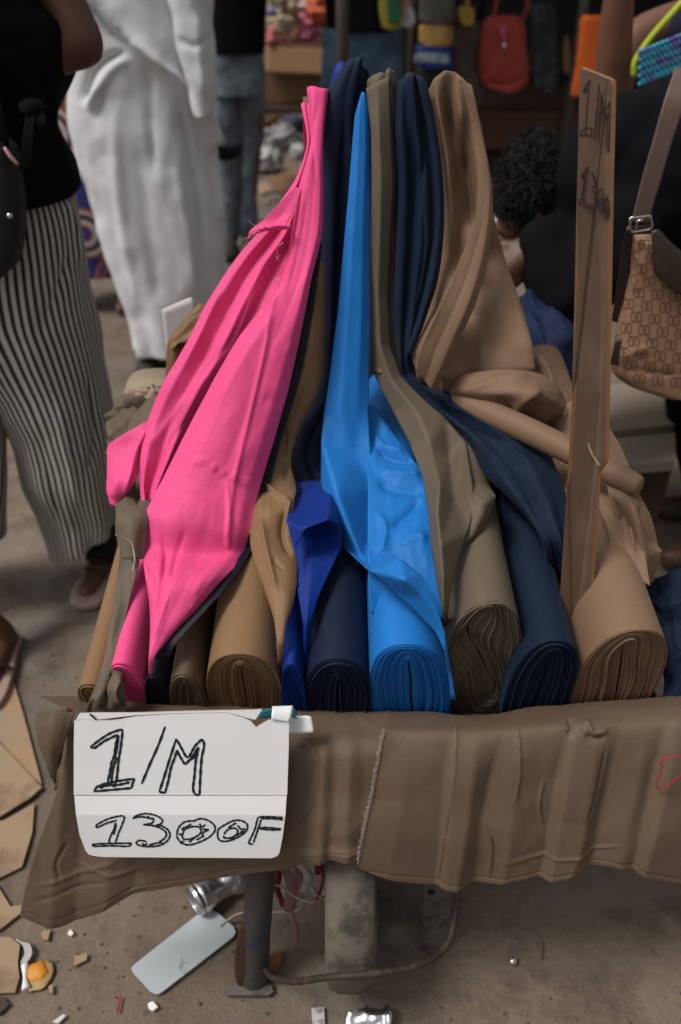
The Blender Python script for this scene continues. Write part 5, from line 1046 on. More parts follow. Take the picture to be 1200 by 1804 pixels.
def ring_sheet(nm, cx, cy, rx, ry, Y, mat, parent):
    return sheet(nm, [(Y, [(cx - rx, cy - ry), (cx, cy - ry * 1.05), (cx + rx, cy - ry)]), (Y, [(cx - rx * 1.1, cy), (cx, cy), (cx + rx * 1.1, cy)]), (Y, [(cx - rx * .8, cy + ry), (cx, cy + ry * 1.1), (cx + rx * .8, cy + ry)])], mat, parent, 12, 12, wrinkle=0, thick=.003)
ring_sheet('emblem', 690, 16, 20, 34, YK - .185, plain('yellow_emblem', (.28, .23, .02, 1), .8), p5); ring_sheet('emblem_centre', 694, 12, 11, 28, YK - .20, plain('green_emblem', (.01, .10, .045, 1), .8), p5)
shoe(604, 425, p5); shoe(676, 425, p5)

# ------------------------------------------------------------------ bending person in black hoodie (right)
YH = 1.95
p6 = thing('person', 'person in black hoodie with short coily hair bending down at right', 'person', PZ(1200, 1000, 0))
hd = PY(948, 335, YH - .02)
S1, S2, S3, S4 = PY(1370, 330, 2.05), PY(1230, 300, 2.0), PY(1105, 315, YH), PY(1015, 355, YH - .02)
el, wr_ = PY(1000, 525, YH - .20), PY(946, 428, YH - .14)
lm = [([S1, S2, S3, S4], [.15, .17, .14, .06]), ([S4, hd], [.06, .065]), ([S3 + A3(-.02, -.08, -.06), el, wr_ + A3(.02, 0, .0)], [.07, .052, .036])] + [([wr_ + A3(.03, 0, -.005), wr_], [.035, .028])]
lm += hand(wr_, PY(888, 484, YH - .16) - wr_, A3(0, -.9, .5), 1.05, .3)
lm += [([S3 + A3(0, .12, -.05), S3 + A3(-.05, .1, -.3), S3 + A3(-.2, .0, -.45)], [.06, .045, .03])]
for sx_ in (-1, 1):
    f = A3(PZ(1215, 1000, 0)[0] + .10 + .02 * sx_, 1.98 + .13 * sx_, .05); lm += [([S1 + A3(0, .08 * sx_, -.03), (S1 + f) / 2 + A3(-.06, .05 * sx_, .02), f + A3(.03, 0, .06)], [.10, .07, .045]), ([f + A3(.03, 0, 0), f + A3(-.15, 0, -.01)], [.04, .033])]
hbl = [(hd, (.075, .09, .10)), (hd + A3(-.03, -.005, -.07), (.055, .06, .055)), (PY(947, 386, YH - .11), (.012, .012, .022)), (hd + A3(-.085, -.01, -.085), (.014, .018, .014))]
body('body', lm, SKIN, p6, .009, hbl, 4)
V, Fc = blob_mesh(hd + A3(-.016, -.004, .012), (.078, .096, .108), 6, .10, 30, 3); V2 = V - hd
V = hd + V2 * (1 + .03 * np.array([mnoise.noise(Vector(v) * 130) for v in V2]))[:, None]
hb_hair = build('hair', V, Fc, HAIR, p6)
rnd = random.Random(17); parts = []; hc, hr = hd + A3(-.016, -.004, .012), np.array([.078, .096, .108])
for i in range(2600):
    n_ = np.array([rnd.gauss(0, 1) for _ in range(3)]); n_ /= np.linalg.norm(n_)
    if n_[1] > .5: continue
    t1 = np.cross(n_, [rnd.gauss(0, 1), rnd.gauss(0, 1), rnd.gauss(0, 1)]); t1 /= np.linalg.norm(t1) + 1e-9; t2 = np.cross(n_, t1)
    b0 = hc + n_ * hr * .97; r0 = rnd.uniform(.002, .004); ph = rnd.uniform(0, 6)
    parts.append(tube_mesh([b0 + n_ * q * .0045 + r0 * (math.cos(ph + q * 1.5) * t1 + math.sin(ph + q * 1.5) * t2) for q in range(5)], .0011, 3, None, False))
o = build('hair_curls', *joinm(parts), HAIR, p6); o['kind'] = 'stuff'
o = body('hoodie', [([S1 + A3(0, 0, 0), S2, S3 + A3(0, 0, .0), S4 + A3(.05, 0, .0)], [.19, .205, .17, .10]), ([PY(1200, 205, YH + .0), PY(1100, 235, YH - .03), PY(1022, 290, YH - .06), PY(1006, 360, YH - .08), PY(1010, 430, YH - .08)], [.085, .080, .074, .068, .06]), ([S3 + A3(-.02, -.08, -.06), el, wr_ + A3(.012, 0, -.003)], [.105, .082, .060]), ([S3 + A3(0, .12, -.05), S3 + A3(-.05, .1, -.3)], [.09, .06])], BLACK2, p6, .014, (), 5)
tx = bpy.data.textures.new('fold_noise', 'CLOUDS'); tx.noise_scale = .12; tx.noise_depth = 3
m = o.modifiers.new('folds', 'DISPLACE'); m.texture = tx; m.strength = .035; m.mid_level = .5; m.texture_coords = 'LOCAL'
tube('cuff', [wr_ + A3(-.010, -.004, .004), wr_ + A3(.004, 0, -.004)], .036, NEON, p6, 18)
for sx_ in (-1, 1):
    f = A3(PZ(1215, 1000, 0)[0] + .10 + .02 * sx_, 1.98 + .13 * sx_, .05)
    o = body('trouser_leg', [([S1 + A3(-.02, .08 * sx_, -.05), (S1 + f) / 2 + A3(-.07, .05 * sx_, .02), f + A3(.02, 0, .05)], [.14, .115, .085])], BLACK, p6, .016, (), 4)
    m = o.modifiers.new('folds', 'DISPLACE'); m.texture = tx; m.strength = .03; m.texture_coords = 'LOCAL'
    V, Fc = joinm([blob_mesh(f + A3(.03, 0, 0), (.06, .045, .05), 3), blob_mesh(f + A3(-.08, 0, -.012), (.09, .045, .036), 3)]); build('shoe', V, Fc, SHOE, p6)

# handbag over the bent shoulder
from mathutils.bvhtree import BVHTree
hbg = thing('handbag', 'tan canvas handbag with monogram weave and brown leather strap', 'handbag', PY(1200, 684, 1.56))
def canvas():
    m, n, b, N, L = mat_base('tan_monogram_canvas'); ob = texco(n, 'Object')
    c = mixcol(n, (.30, .165, .095, 1), (.40, .235, .14, 1), noise_tex(n, ob, 8, 4)); c = mixcol(n, c, (.20, .10, .055, 1), ramp(n, noise_tex(n, ob, 700, 2), [(.5, 0.), (.7, .4)]))
    L.new(c, b.inputs['Base Color']); b.inputs['Roughness'].default_value = .7; return m
hb_o = loft('canvas_body', [(1114, 1150, 412), (1113, 1156, 440), (1112, 1180, 470), (1105, 1250, 505), (1096, 1300, 550), (1086, 1325, 600), (1079, 1335, 640), (1080, 1335, 656), (1096, 1325, 672), (1135, 1300, 684)], 1.56, .055, canvas(), hbg, n=3, rows=60, seed=71, wrinkle=.003, cap=True, strokes=[([(1122, 440), (1128, 470), (1118, 520)], 5, .006, 'r'), ([(1085, 640), (1120, 618), (1150, 615)], 8, .006, 'r'), ([(1090, 650), (1130, 655), (1200, 662)], 5, -.005, 'r')])
off_ = np.array(wloc(hbg)); bv = BVHTree.FromPolygons([Vector(off_) + v.co for v in hb_o.data.vertices], [tuple(p.vertices) for p in hb_o.data.polygons])
def on_bag(px, py, lift=.0012):
    d = Vector(ray(px, py)).normalized(); h = bv.ray_cast(Vector(CAM), d)
    return None if h[0] is None else np.array(h[0] - d * lift)
def ribbon_on(paths, half):
    parts = []
    for p in paths:
        q = hermite(np.c_[np.array(p, float), np.zeros(len(p))], len(p) * 3)[:, :2] if len(p) > 2 else linres(np.array(p, float), 4)
        T = np.gradient(q, axis=0); T /= np.linalg.norm(T, axis=1, keepdims=True) + 1e-9; Nn = np.c_[-T[:, 1], T[:, 0]]
        L_ = [on_bag(*v) for v in q + Nn * half] + [on_bag(*v) for v in q - Nn * half]; k = len(q)
        if any(v is None for v in L_): continue
        parts.append((L_, [(i, i + 1, k + i + 1, k + i) for i in range(k - 1)]))
    return joinm(parts)
Gs = [(.9, -.45), (.45, -.95), (-.35, -.95), (-.9, -.4), (-.9, .4), (-.35, .95), (.45, .9), (.85, .4), (.8, .05), (.2, .05)]
paths, dots = [], []
for i in range(-8, 14):
    for j in range(-8, 16):
        cx = 1126 + i * 11.5 + j * 14.5 - 4; cy = 497 + i * 24 - j * 17.5 + 20
        cx, cy = 1144 + 14.0 * i - 18.4 * j, 496 + 23 * i + 19.6 * j
        if not (1070 < cx < 1340 and 408 < cy < 690): continue
        sc = 8.4
        paths.append([(cx - 4.6 + x * sc * .62, cy + y * sc) for x, y in Gs]); paths.append([(cx + 4.6 - x * sc * .62, cy - y * sc * 1.0) for x, y in Gs])
        for t in (.42, .5, .58, .66): 
            for ddx, ddy in ((14.0, 23), (-18.4, 19.6)): dots.append([(cx + ddx * t, cy + ddy * t), (cx + ddx * (t + .035), cy + ddy * (t + .035))])
MONO = plain('woven_brown_motif', (.165, .072, .042, 1), .8, bmp=0)
o = build('woven_motif', *ribbon_on(paths, .85), MONO, hbg, smooth=False); o['kind'] = 'stuff'
o = build('woven_dots', *ribbon_on(dots, .8), MONO, hbg, smooth=False); o['kind'] = 'stuff'
sheet('leather_flap', [(1.50, [(1148, 408), (1160, 404), (1175, 420)]), (1.492, [(1150, 450), (1175, 446), (1230, 470)]), (1.488, [(1152, 476), (1190, 490), (1250, 515)]), (1.488, [(1160, 490), (1200, 520), (1260, 560)])], DARKLEATHER, hbg, 16, 20, seed=72, thick=.003, wrinkle=.001)
sheet('hanging_strap', [(1.54, [(1108, 402), (1118, 404)]), (1.55, [(1096, 430), (1114, 432)]), (1.56, [(1090, 480), (1110, 482)]), (1.57, [(1083, 530), (1104, 536)]), (1.575, [(1078, 565), (1096, 572)])], DARKLEATHER, hbg, 8, 24, seed=73, thick=.003, wrinkle=0)
sheet('corner_trim', [(1.515, [(1085, 600), (1096, 598)]), (1.51, [(1079, 625), (1092, 626)]), (1.51, [(1075, 642), (1090, 645)])], DARKLEATHER, hbg, 8, 12, seed=74, thick=.003, wrinkle=0)
STRAPC = plain('mauve_brown_webbing', (.135, .085, .070, 1), .6, scale=60, bmp=.2)
sheet('shoulder_strap', [(1.60, [(1190, 118), (1232, 122)]), (1.545, [(1173, 170), (1210, 176)]), (1.53, [(1152, 245), (1184, 252)]), (1.525, [(1132, 315), (1164, 320)]), (1.525, [(1118, 372), (1147, 376)]), (1.527, [(1114, 392), (1144, 394)])], STRAPC, hbg, 10, 50, seed=75, thick=.004, wrinkle=0)
bk = [(1110, 384), (1146, 380), (1149, 398), (1147, 404), (1113, 409), (1110, 400), (1110, 384)]
tube('buckle', [PY(x, y, 1.51) for x, y in linres(np.array(bk, float), 37)], .0022, STEEL, hbg, 8)
tube('buckle_prong', [PY(1121, 402, 1.51), PY(1122, 390, 1.505), PY(1134, 386, 1.505)], .0024, STEEL, hbg, 8)
sheet('strap_end', [(1.512, [(1112, 398), (1146, 396)]), (1.51, [(1112, 414), (1150, 412)])], DARKLEATHER, hbg, 8, 6, wrinkle=0, thick=.004)

# ------------------------------------------------------------------ person in patterned top with raised arm (top right)
YT = 2.75
p7 = thing('person', 'person in dark top with neon piping and turquoise beads, arm held up', 'person', PZ(1230, 560, 0))
ft = PZ(1230, 560, 0); hp = A3(ft[0], YT, .95); hl, hb = head_limbs(hp + A3(0, 0, .60))
a_el, a_wr = PY(1072, 190, YT - .22), PY(1096, -70, YT - .28)
lm = [([hp, hp + A3(0, 0, .3), hp + A3(0, 0, .54)], [.14, .13, .15]), ([hp + A3(-.18, 0, .5), hp + A3(.18, 0, .5)], [.062, .062])] + hl
lm += [([hp + A3(-.18, 0, .5), PY(1135, 60, YT - .12), a_el], [.06, .055, .05]), ([a_el, (a_el + a_wr) / 2, a_wr], [.05, .048, .034])] + hand(a_wr, A3(.1, -.1, 1), A3(0, -1, 0))
lm += [([hp + A3(.2, 0, .48), hp + A3(.26, -.02, .2), hp + A3(.2, -.2, .1)], [.05, .042, .03])] + hand(hp + A3(.2, -.2, .1), A3(0, -1, 0), A3(0, 0, 1))
for sx_ in (-1, 1): lm += [([hp + A3(.09 * sx_, 0, -.05), hp + A3(.1 * sx_, -.02, -.5), A3(ft[0] + .1 * sx_, YT, .05)], [.085, .058, .04]), ([A3(ft[0] + .1 * sx_, YT, .04), A3(ft[0] + .1 * sx_, YT - .14, .03)], [.038, .032])]
body('body', lm, SKIN2, p7, .013, hb); hair_cap(p7, hb[0][0] + A3(0, .02, .03), (.09, .10, .11))
o = body('dark_top', [([hp + A3(0, 0, -.12), hp + A3(0, 0, .25), hp + A3(0, 0, .5)], [.19, .165, .175]), ([hp + A3(-.18, 0, .48), PY(1190, 60, YT - .10)], [.085, .085])], fabric('dark_navy_print_top', (.012, .014, .03, 1), .8), p7, .014, (), 4)
loft('skirt', [(1120, 1330, 210), (1110, 1345, 320), (1105, 1350, 470)], YT, .17, BLACK, p7, seed=81, thick=.002)
tube('neon_piping', [PY(1117, 134, YT - .30), PY(1119, 108, YT - .30), PY(1145, 68, YT - .29), PY(1180, 28, YT - .27), PY(1215, -10, YT - .25)], .0085, NEON, p7, 8, 30)
TEAL = plain('turquoise_beads', (.03, .32, .42, 1), .4, second=(.12, .05, .30, 1), amount=.5, sscale=22, bmp=0)
parts = []; rnd = random.Random(3)
for r_ in range(9):
    for c_ in range(14):
        x = 1128 + c_ * 8 + (r_ % 2) * 4; y = 142 - (c_ * 3.2) - r_ * 7 + 6
        parts.append(blob_mesh(PY(x, y, YT - .315), .008, 1))
o = build('bead_band', *joinm(parts), TEAL, p7); o['kind'] = 'stuff'

# ------------------------------------------------------------------ market stall with hanging bags
YS = 6.1
DKWOOD = plain('dark_old_wood', (.050, .030, .018, 1), .8, scale=5, bmp=.4, bdist=.01)
DKTARP = plain('dark_tarpaulin', (.018, .016, .016, 1), .8)
st = thing('market_stall', 'dark wooden market stall with bags hanging along its front', 'stall', (1.2, YS, 0))
xa, xb = PY(700, 200, YS)[0], 3.6
def brd(nm, py0, py1, y, x0, x1, mat=DKWOOD, t=.03):
    z0, z1 = PY(600, py1, y)[2], PY(600, py0, y)[2]; return box(nm, ((x0 + x1) / 2, y, (z0 + z1) / 2), (x1 - x0, t, z1 - z0), mat, st, bev=.004)
brd('front_board', 196, 262, YS, xa, xb, plain('brown_stall_board', (.085, .045, .022, 1), .8, scale=6, bmp=.4))
brd('lower_board', 268, 330, YS + .1, xa, xb)
box('counter', ((xa + xb) / 2, YS + .5, PY(600, 190, YS)[2]), (xb - xa, 1.0, .03), DKWOOD, st)
box('back_wall', ((xa + xb) / 2, YS + 1.2, 1.3), (xb - xa + .4, .03, 2.6), DKTARP, st)
box('shade_roof', ((xa + xb) / 2 - .1, YS + .25, 2.35), (xb - xa + .8, 2.3, .03), DKTARP, st)  # unseen roof above the view, added to darken the stall
box('side_wall', (xb, YS + .6, 1.2), (.03, 1.2, 2.4), DKTARP, st)
tube('rail', [[xa - .1, YS - .12, 1.62], [xb, YS - .12, 1.62]], .018, GREYIRON, st, 10)
for px_ in (1002, 722): c = PY(px_, 190, YS - .05); tube('post', [A3(c[0], c[1], 0), A3(c[0], c[1], 2.35)], .03, GREYIRON if px_ > 900 else DKWOOD, st, 12)
c = PY(603, 105, 4.6); tag(tube('wooden_post', [A3(c[0], 4.6, 0), A3(c[0], 4.6, 2.3)], [.035, .03], plain('grey_brown_pole', (.055, .042, .033, 1), .85, bmp=.5), None, 14), 'grey brown wooden pole in front of the blue jeans', 'post')
def hung(nm, label, cat, rings, Y, ry, mat, group='goods hanging on the stall', straps=None, smat=None, n=3, wr=.02, **k):
    t = thing(nm, label, cat, PY((rings[-1][0] + rings[-1][1]) / 2, rings[-1][2], Y), group)
    loft('pouch', rings, Y, ry, mat, t, n=n, cap=True, wrinkle=wr, rows=40, seg=40, **k)
    for a, b_, c_ in (straps or []): tube('strap', [PY(a[0], a[1], Y), PY(b_[0], b_[1], Y), PY(c_[0], c_[1], Y)], .012, smat or mat, t, 8, 16, flat=.5)
    return t
REDF = fabric('brick_red_canvas', (.34, .055, .040, 1), .8, .1, None, .6)
rb = hung('drawstring_bag', 'brick red drawstring bag hanging on the stall', 'bag', [(862, 912, 28), (852, 920, 45), (848, 924, 80), (845, 927, 115), (848, 926, 140), (856, 918, 155), (868, 906, 159)], YS - .3, .10, REDF, straps=[((870, 30), (880, -20), (884, -60)), ((915, 45), (930, 10), (926, -40))], seed=91, strokes=[([(862, 60), (858, 110), (870, 145)], 8, .02, 'r'), ([(855, 145), (885, 150), (918, 142)], 5, -.02, 'r')])
sheet('pink_tassel', [(YS - .42, [(878, 46), (892, 46)]), (YS - .42, [(882, 62), (892, 62)]), (YS - .42, [(886, 76), (890, 76)])], plain('pink_felt', (.5, .09, .15, 1), .8), rb, 8, 8, wrinkle=0, thick=.006)
tube('metal_tip', [PY(888, 76, YS - .43), PY(889, 86, YS - .43)], .010, STEEL, rb, 8)
MESH = plain('black_mesh', (.014, .016, .018, 1), .6, second=(.05, .055, .06, 1), amount=.3, sscale=18)
hung('mesh_bag', 'black mesh bag hanging right of the red drawstring bag', 'bag', [(938, 962, 5), (932, 976, 40), (926, 982, 90), (926, 985, 130), (932, 980, 152), (945, 968, 160)], YS - .3, .10, MESH, straps=[((950, 8), (948, -30), (950, -70))], seed=92, wr=.03)
hung('tote_bag', 'bright orange flat tote bag hanging behind the raised arm', 'bag', [(1030, 1080, 28), (1024, 1084, 34), (1018, 1088, 100), (1006, 1092, 165), (1008, 1090, 170)], YS - .8, .03, fabric('orange_mesh_canvas', (.55, .10, .015, 1), .8, .1, None, .3), straps=[((1040, 30), (1048, -10), (1052, -60)), ((1066, 30), (1068, -10), (1066, -60))], smat=BLACK, seed=93, wr=.006)
hung('shopping_bag', 'dull dark brown bag hanging left of the red drawstring bag', 'bag', [(792, 848, 38), (790, 850, 60), (788, 852, 120), (788, 856, 180), (792, 850, 188)], YS - .25, .06, plain('dull_brown_vinyl', (.060, .040, .033, 1), .5, bmp=.4, bdist=.01), straps=[((800, 42), (806, 0), (806, -60)), ((840, 42), (852, 0), (852, -60))], smat=BLACK, seed=94)
hung('yellow_purse', 'small yellow purse hanging above the dull brown bag', 'bag', [(812, 836, 12), (812, 838, 25), (816, 834, 40), (820, 830, 44)], YS - .45, .05, plain('mustard_vinyl', (.36, .21, .03, 1), .6), straps=[((824, 14), (824, -20), (824, -60))], seed=95)
gp = 'folded packs hanging on the stall'
hung('folded_pack', 'mustard yellow folded pack on the stall, above the blue and white one', 'folded cloth', [(738, 794, 44), (736, 796, 52), (737, 795, 74), (740, 792, 79)], YS - .3, .07, plain('mustard_cloth', (.42, .25, .07, 1), .7), gp, seed=96)
fp = hung('folded_pack', 'blue and white printed folded pack under the mustard yellow one', 'folded cloth', [(735, 793, 80), (733, 794, 88), (734, 794, 112), (738, 790, 118)], YS - .3, .07, plain('blue_pack', (.012, .035, .16, 1), .6), gp, seed=97)
sheet('white_script', [(YS - .385, [(731, 96), (750, 93), (792, 97)]), (YS - .385, [(731, 112), (752, 110), (792, 112)])], plain('pale_blue_script', (.30, .36, .42, 1), .7, second=(.05, .09, .2, 1), amount=.45, sscale=30), fp, 14, 8, wrinkle=.006, wscale=20, thick=.004)
hung('folded_pack', 'grey folded pack on the stall above the mustard yellow one', 'folded cloth', [(740, 800, -10), (738, 802, 0), (738, 802, 34), (742, 798, 42)], YS - .28, .07, plain('grey_pack', (.095, .090, .080, 1), .8), gp, seed=98)
hung('folded_pack', 'black folded pack on the stall below the blue and white one', 'folded cloth', [(736, 794, 118), (734, 796, 126), (736, 794, 150), (740, 790, 156)], YS - .28, .07, plain('black_pack', (.012, .012, .013, 1), .8), gp, seed=99)
ty = hung('soft_toy', 'white and pink soft toy hanging beside the green yellow emblem', 'toy', [(702, 722, 12), (700, 728, 25), (702, 730, 38), (708, 724, 47)], YK + .25, .06, plain('white_plush', (.62, .60, .62, 1), .9), straps=None, seed=100, n=2.2)
V, Fc = blob_mesh(PY(708, 4, YK + .22), (.045, .04, .05), 3); build('pink_ear', V, Fc, plain('pink_plush', (.62, .22, .30, 1), .9), ty)
tube('hanging_cord', [PY(712, 12, YK + .25), PY(712, -20, YK + .25), PY(714, -70, YK + .25)], .006, BLACK, ty, 6)
hung('amber_bottle', 'small amber bottle hanging between black mesh and orange tote bags', 'bottle', [(994, 1000, 62), (993, 1001, 72), (990, 1004, 80), (990, 1004, 120), (992, 1002, 128)], YS - .3, .03, plain('amber_glass', (.22, .10, .04, 1), .3), seed=101, n=2, wr=.001)

# cardboard box with pink clothes on a table, left of the stall
CARDB = plain('brown_cardboard', (.20, .105, .050, 1), .8, scale=5, var=.12)
CARDL = plain('light_cardboard', (.34, .235, .145, 1), .85, scale=5, second=(.22, .145, .09, 1), amount=.35, sscale=9)
YX = 6.2
tb = thing('table', 'low wooden table under the cardboard box of pink clothes', 'table', PZ(515, 330, 0))
bz = PY(515, 182, YX)[2]; bl, br = PY(462, 120, YX)[0], PY(600, 120, YX)[0]
box('table_top', ((bl + br) / 2 - .05, YX + .25, bz - .03), (br - bl + .3, .75, .04), DKWOOD, tb)
for sx_ in (-1, 1):
    for sy in (-1, 1): box('leg', ((bl + br) / 2 + .18 + sx_ * ((br - bl) / 2 - .12), YX + .25 + sy * .3, (bz - .05) / 2), (.05, .05, bz - .05), DKWOOD, tb)
bxh = PY(515, 76, YX)[2] - bz
cb = thing('cardboard_box', 'open brown cardboard box heaped with pink clothes beside the ripped jeans', 'box', (0.5 * (bl + br), YX + .2, bz))
for nm, c, s_ in (('side', (.5 * (bl + br), YX, bz + bxh / 2), (br - bl, .008, bxh)), ('side', (.5 * (bl + br), YX + .45, bz + bxh / 2), (br - bl, .008, bxh)), ('side', (bl, YX + .225, bz + bxh / 2), (.008, .44, bxh)), ('side', (br, YX + .225, bz + bxh / 2), (.008, .44, bxh)), ('bottom', (.5 * (bl + br), YX + .225, bz + .004), (br - bl - .01, .43, .006))): box(nm, c, s_, CARDB, cb, bev=.002)
sheet('open_flap', [(YX - .006, [(464, 80), (570, 86), (602, 88)]), (YX - .10, [(462, 128), (570, 132), (602, 134)])], CARDB, cb, 10, 8, wrinkle=.003, thick=.006)
cl = [((.62, .20, .20), 'salmon'), ((.70, .22, .32), 'pink'), ((.62, .35, .25), 'peach'), ((.45, .36, .25), 'cream'), ((.22, .20, .32), 'mauve'), ((.66, .30, .32), 'rose'), ((.55, .12, .06), 'orange'), ((.6, .45, .42), 'pale pink'), ((.4, .34, .2), 'beige')]
sp = [(480, 66, 0), (505, 60, 2), (535, 58, 1), (560, 52, 5), (490, 40, 3), (475, 30, 4), (545, 32, 1), (520, 36, 4), (565, 18, 6), (500, 10, 8), (535, 8, 7), (590, 40, 0)]
plc = ['at the left rim of the cardboard box', 'in front of the cardboard box heap', 'low in the cardboard box heap', 'at the right of the cardboard box heap', 'in the left half of the cardboard box heap', 'high at the left of the cardboard box heap', 'in the middle of the cardboard box heap', 'next to the pink cloth in the cardboard box', 'high at the right of the cardboard box heap', 'at the top left of the cardboard box heap', 'on top of the cardboard box heap', 'at the right rim of the cardboard box']
for i, (x, y, ci) in enumerate(sp):
    V, Fc = blob_mesh(PY(x, y, YX + .12 + .03 * (i % 4)), (.14, .13, .10), 4, .35, 9, i + 3)
    tag(build('bundled_cloth', V, Fc, fabric(cl[ci][1].replace(' ', '_') + '_cloth_%d' % i, cl[ci][0] + (1,), .85, .1, None, .8), None), 'bundled %s cloth %s' % (cl[ci][1], plc[i]), 'clothes', 'clothes heaped in the cardboard box')
# a second open carton below
# ------------------------------------------------------------------ rubbish on the far ground
PLAS = plain('cloudy_white_plastic', (.48, .47, .46, 1), .35, 0, .5, var=.2, bmp=.5, bdist=.02)
for i, (x, y, r_, lab, mt) in enumerate(((470, 285, .13, 'crumpled white plastic bag on the ground beside the ripped jeans', PLAS), (500, 250, .15, 'grey translucent plastic bag under the cardboard box', plain('grey_plastic', (.26, .25, .25, 1), .4, bmp=.6, bdist=.02)), (528, 262, .08, 'small crumpled white bag left of the pink drape', PLAS), (520, 215, .11, 'dark blue plastic bag under the cardboard box', plain('navy_plastic', (.02, .022, .06, 1), .4)), (470, 205, .12, 'brown crumpled paper sack near the jeans', CARDB), (495, 190, .10, 'pale upright plastic bottle wrap under the box', PLAS))):
    c = PZ(x, y + 18, 0); V, Fc = blob_mesh(c + A3(0, 0, r_ * .7), (r_, r_ * .8, r_ * .75), 4, .55, 10, i + 20); V[:, 2] = np.maximum(V[:, 2], 0.002)
    tag(build('plastic_bag' if 'bag' in lab else 'paper_sack', V, Fc, mt, None), lab, 'bag' if 'bag' in lab or 'sack' in lab else 'wrapper', 'rubbish on the far ground')
def slab(nm, label, cat, pts, mat, z=.004, t=.004, parent=None, group=None, curl=0., seed=0):
    P = np.array([PZ(x, y, 0) for x, y in pts]); c = P.mean(0); P[:, 2] = z
    if curl: P[:, 2] += curl * np.abs(np.array([mnoise.noise(Vector((x * 5, seed, i))) for i, x in enumerate(P[:, 0])])) 
    o = build(nm, P, [tuple(range(len(P)))], mat, parent, smooth=False)
    if o.data.polygons[0].normal.z < 0: o.data.flip_normals()
    solid(o, t, 1.)
    return tag(o, label, cat, group) if label else o
slab('cardboard_scrap', 'bent brown cardboard scrap on the ground right of the ripped jeans', 'cardboard', [(478, 318), (520, 300), (545, 305), (535, 330), (500, 345), (482, 338)], CARDB, .012, .01, group='rubbish on the far ground')
slab('cardboard_scrap', 'pale torn scrap on the ground by the jeans hem', 'cardboard', [(448, 330), (470, 322), (482, 338), (460, 345)], CARDL, .008, .006, group='rubbish on the far ground')
rnd = random.Random(11); parts = []
for i in range(260):
    y = rnd.uniform(200, 430); x = rnd.uniform(430, 640) if rnd.random() < .75 else rnd.uniform(860, 1150)
    c = PZ(x, y, 0); s_ = rnd.uniform(.006, .03); parts.append(blob_mesh(c + A3(0, 0, s_ * .4), (s_ * rnd.uniform(.6, 1.6), s_, s_ * .5), 1, .5, 8, i))
o = build('litter', *joinm(parts), plain('mixed_pale_litter', (.28, .25, .22, 1), .8, second=(.10, .07, .055, 1), amount=.55, sscale=9)); o['kind'] = 'stuff'; o['label'] = 'scattered small litter on the far market ground'; o['category'] = 'litter'

# ------------------------------------------------------------------ things between barrow and bending person
PLK = plain('pale_weathered_plank', (.25, .20, .155, 1), .85, scale=6, bmp=.4)
bn = thing('bench', 'low pale wooden bench with two planks right of the wooden strip', 'bench', PZ(1110, 900, 0) * A3(1, 0, 0) + A3(0, 2.35, 0))
zb = .36
def quad(nm, pts, z, t, mat, parent):
    P = np.array([PZ(x, y, z) for x, y in pts]); o = build(nm, P, [(0, 1, 2, 3)], mat, parent, smooth=False)
    if o.data.polygons[0].normal.z < 0: o.data.flip_normals()
    solid(o, t); return o
quad('plank', [(985, 690), (1190, 660), (1190, 748), (985, 768)], zb, .03, PLK, bn); quad('plank', [(985, 782), (1190, 762), (1190, 812), (985, 832)], zb, .03, PLK, bn)
for x_, y_ in ((1010, 700), (1170, 690), (1010, 815), (1170, 795)):
    c = PZ(x_, y_, zb); box('leg', (c[0], c[1], (zb - .03) / 2), (.05, .05, zb - .03), DKWOOD, bn)
NVC = fabric('bright_navy_heap', (.007, .016, .055, 1), .7, .2, (.2, .3, .7, 1), .5)
nh = sheet('navy_cloth', [(1.72, [(912, 520), (935, 508), (958, 528)]), (1.68, [(910, 560), (945, 545, .04), (985, 552)]), (1.64, [(915, 600), (955, 575, .06), (1006, 572)]), (1.58, [(920, 640), (960, 620, .06), (1010, 615)]), (1.55, [(925, 690), (965, 665, .02), (1012, 660)])], NVC, None, 36, 44, seed=111, wrinkle=.008, strokes=[([(930, 560), (965, 590), (985, 640)], 8, -.02, 'r'), ([(950, 540), (980, 575), (1000, 620)], 9, .02, 'r')])
tag(nh, 'crumpled bright navy cloth behind the tan drape', 'fabric')
V, Fc = blob_mesh(PY(985, 545, 1.85), (.10, .04, .03), 4, .3, 9, 5); tag(build('white_wrapper', V, Fc, PLAS), 'white plastic wrapper below the sleeve of the bending person', 'wrapper')
box_o = thing('brown_carton', 'small dark brown carton behind the tan heap', 'box', PY(975, 700, 1.62)); cc = PY(985, 672, 1.66); box('carton', cc, (.16, .12, .12), plain('dark_brown_carton', (.05, .028, .018, 1), .8), box_o, rot=.2)
tag(build('yellow_bag', *blob_mesh(PZ(880, 348, .12), (.16, .12, .12), 4, .4, 7, 8), plain('mustard_plastic', (.30, .20, .03, 1), .5, bmp=.5)), 'mustard yellow plastic bag behind the coily hair', 'bag')
tag(build('white_bag', *blob_mesh(PZ(872, 402, .08), (.13, .12, .08), 4, .4, 7, 9), PLAS), 'white plastic bag left of the coily hair', 'bag')
slab('cardboard_scrap', 'pinkish brown scrap on the ground above the reaching hand', 'cardboard', [(858, 408), (890, 402), (892, 420), (866, 432)], CARDB, .008, .008)
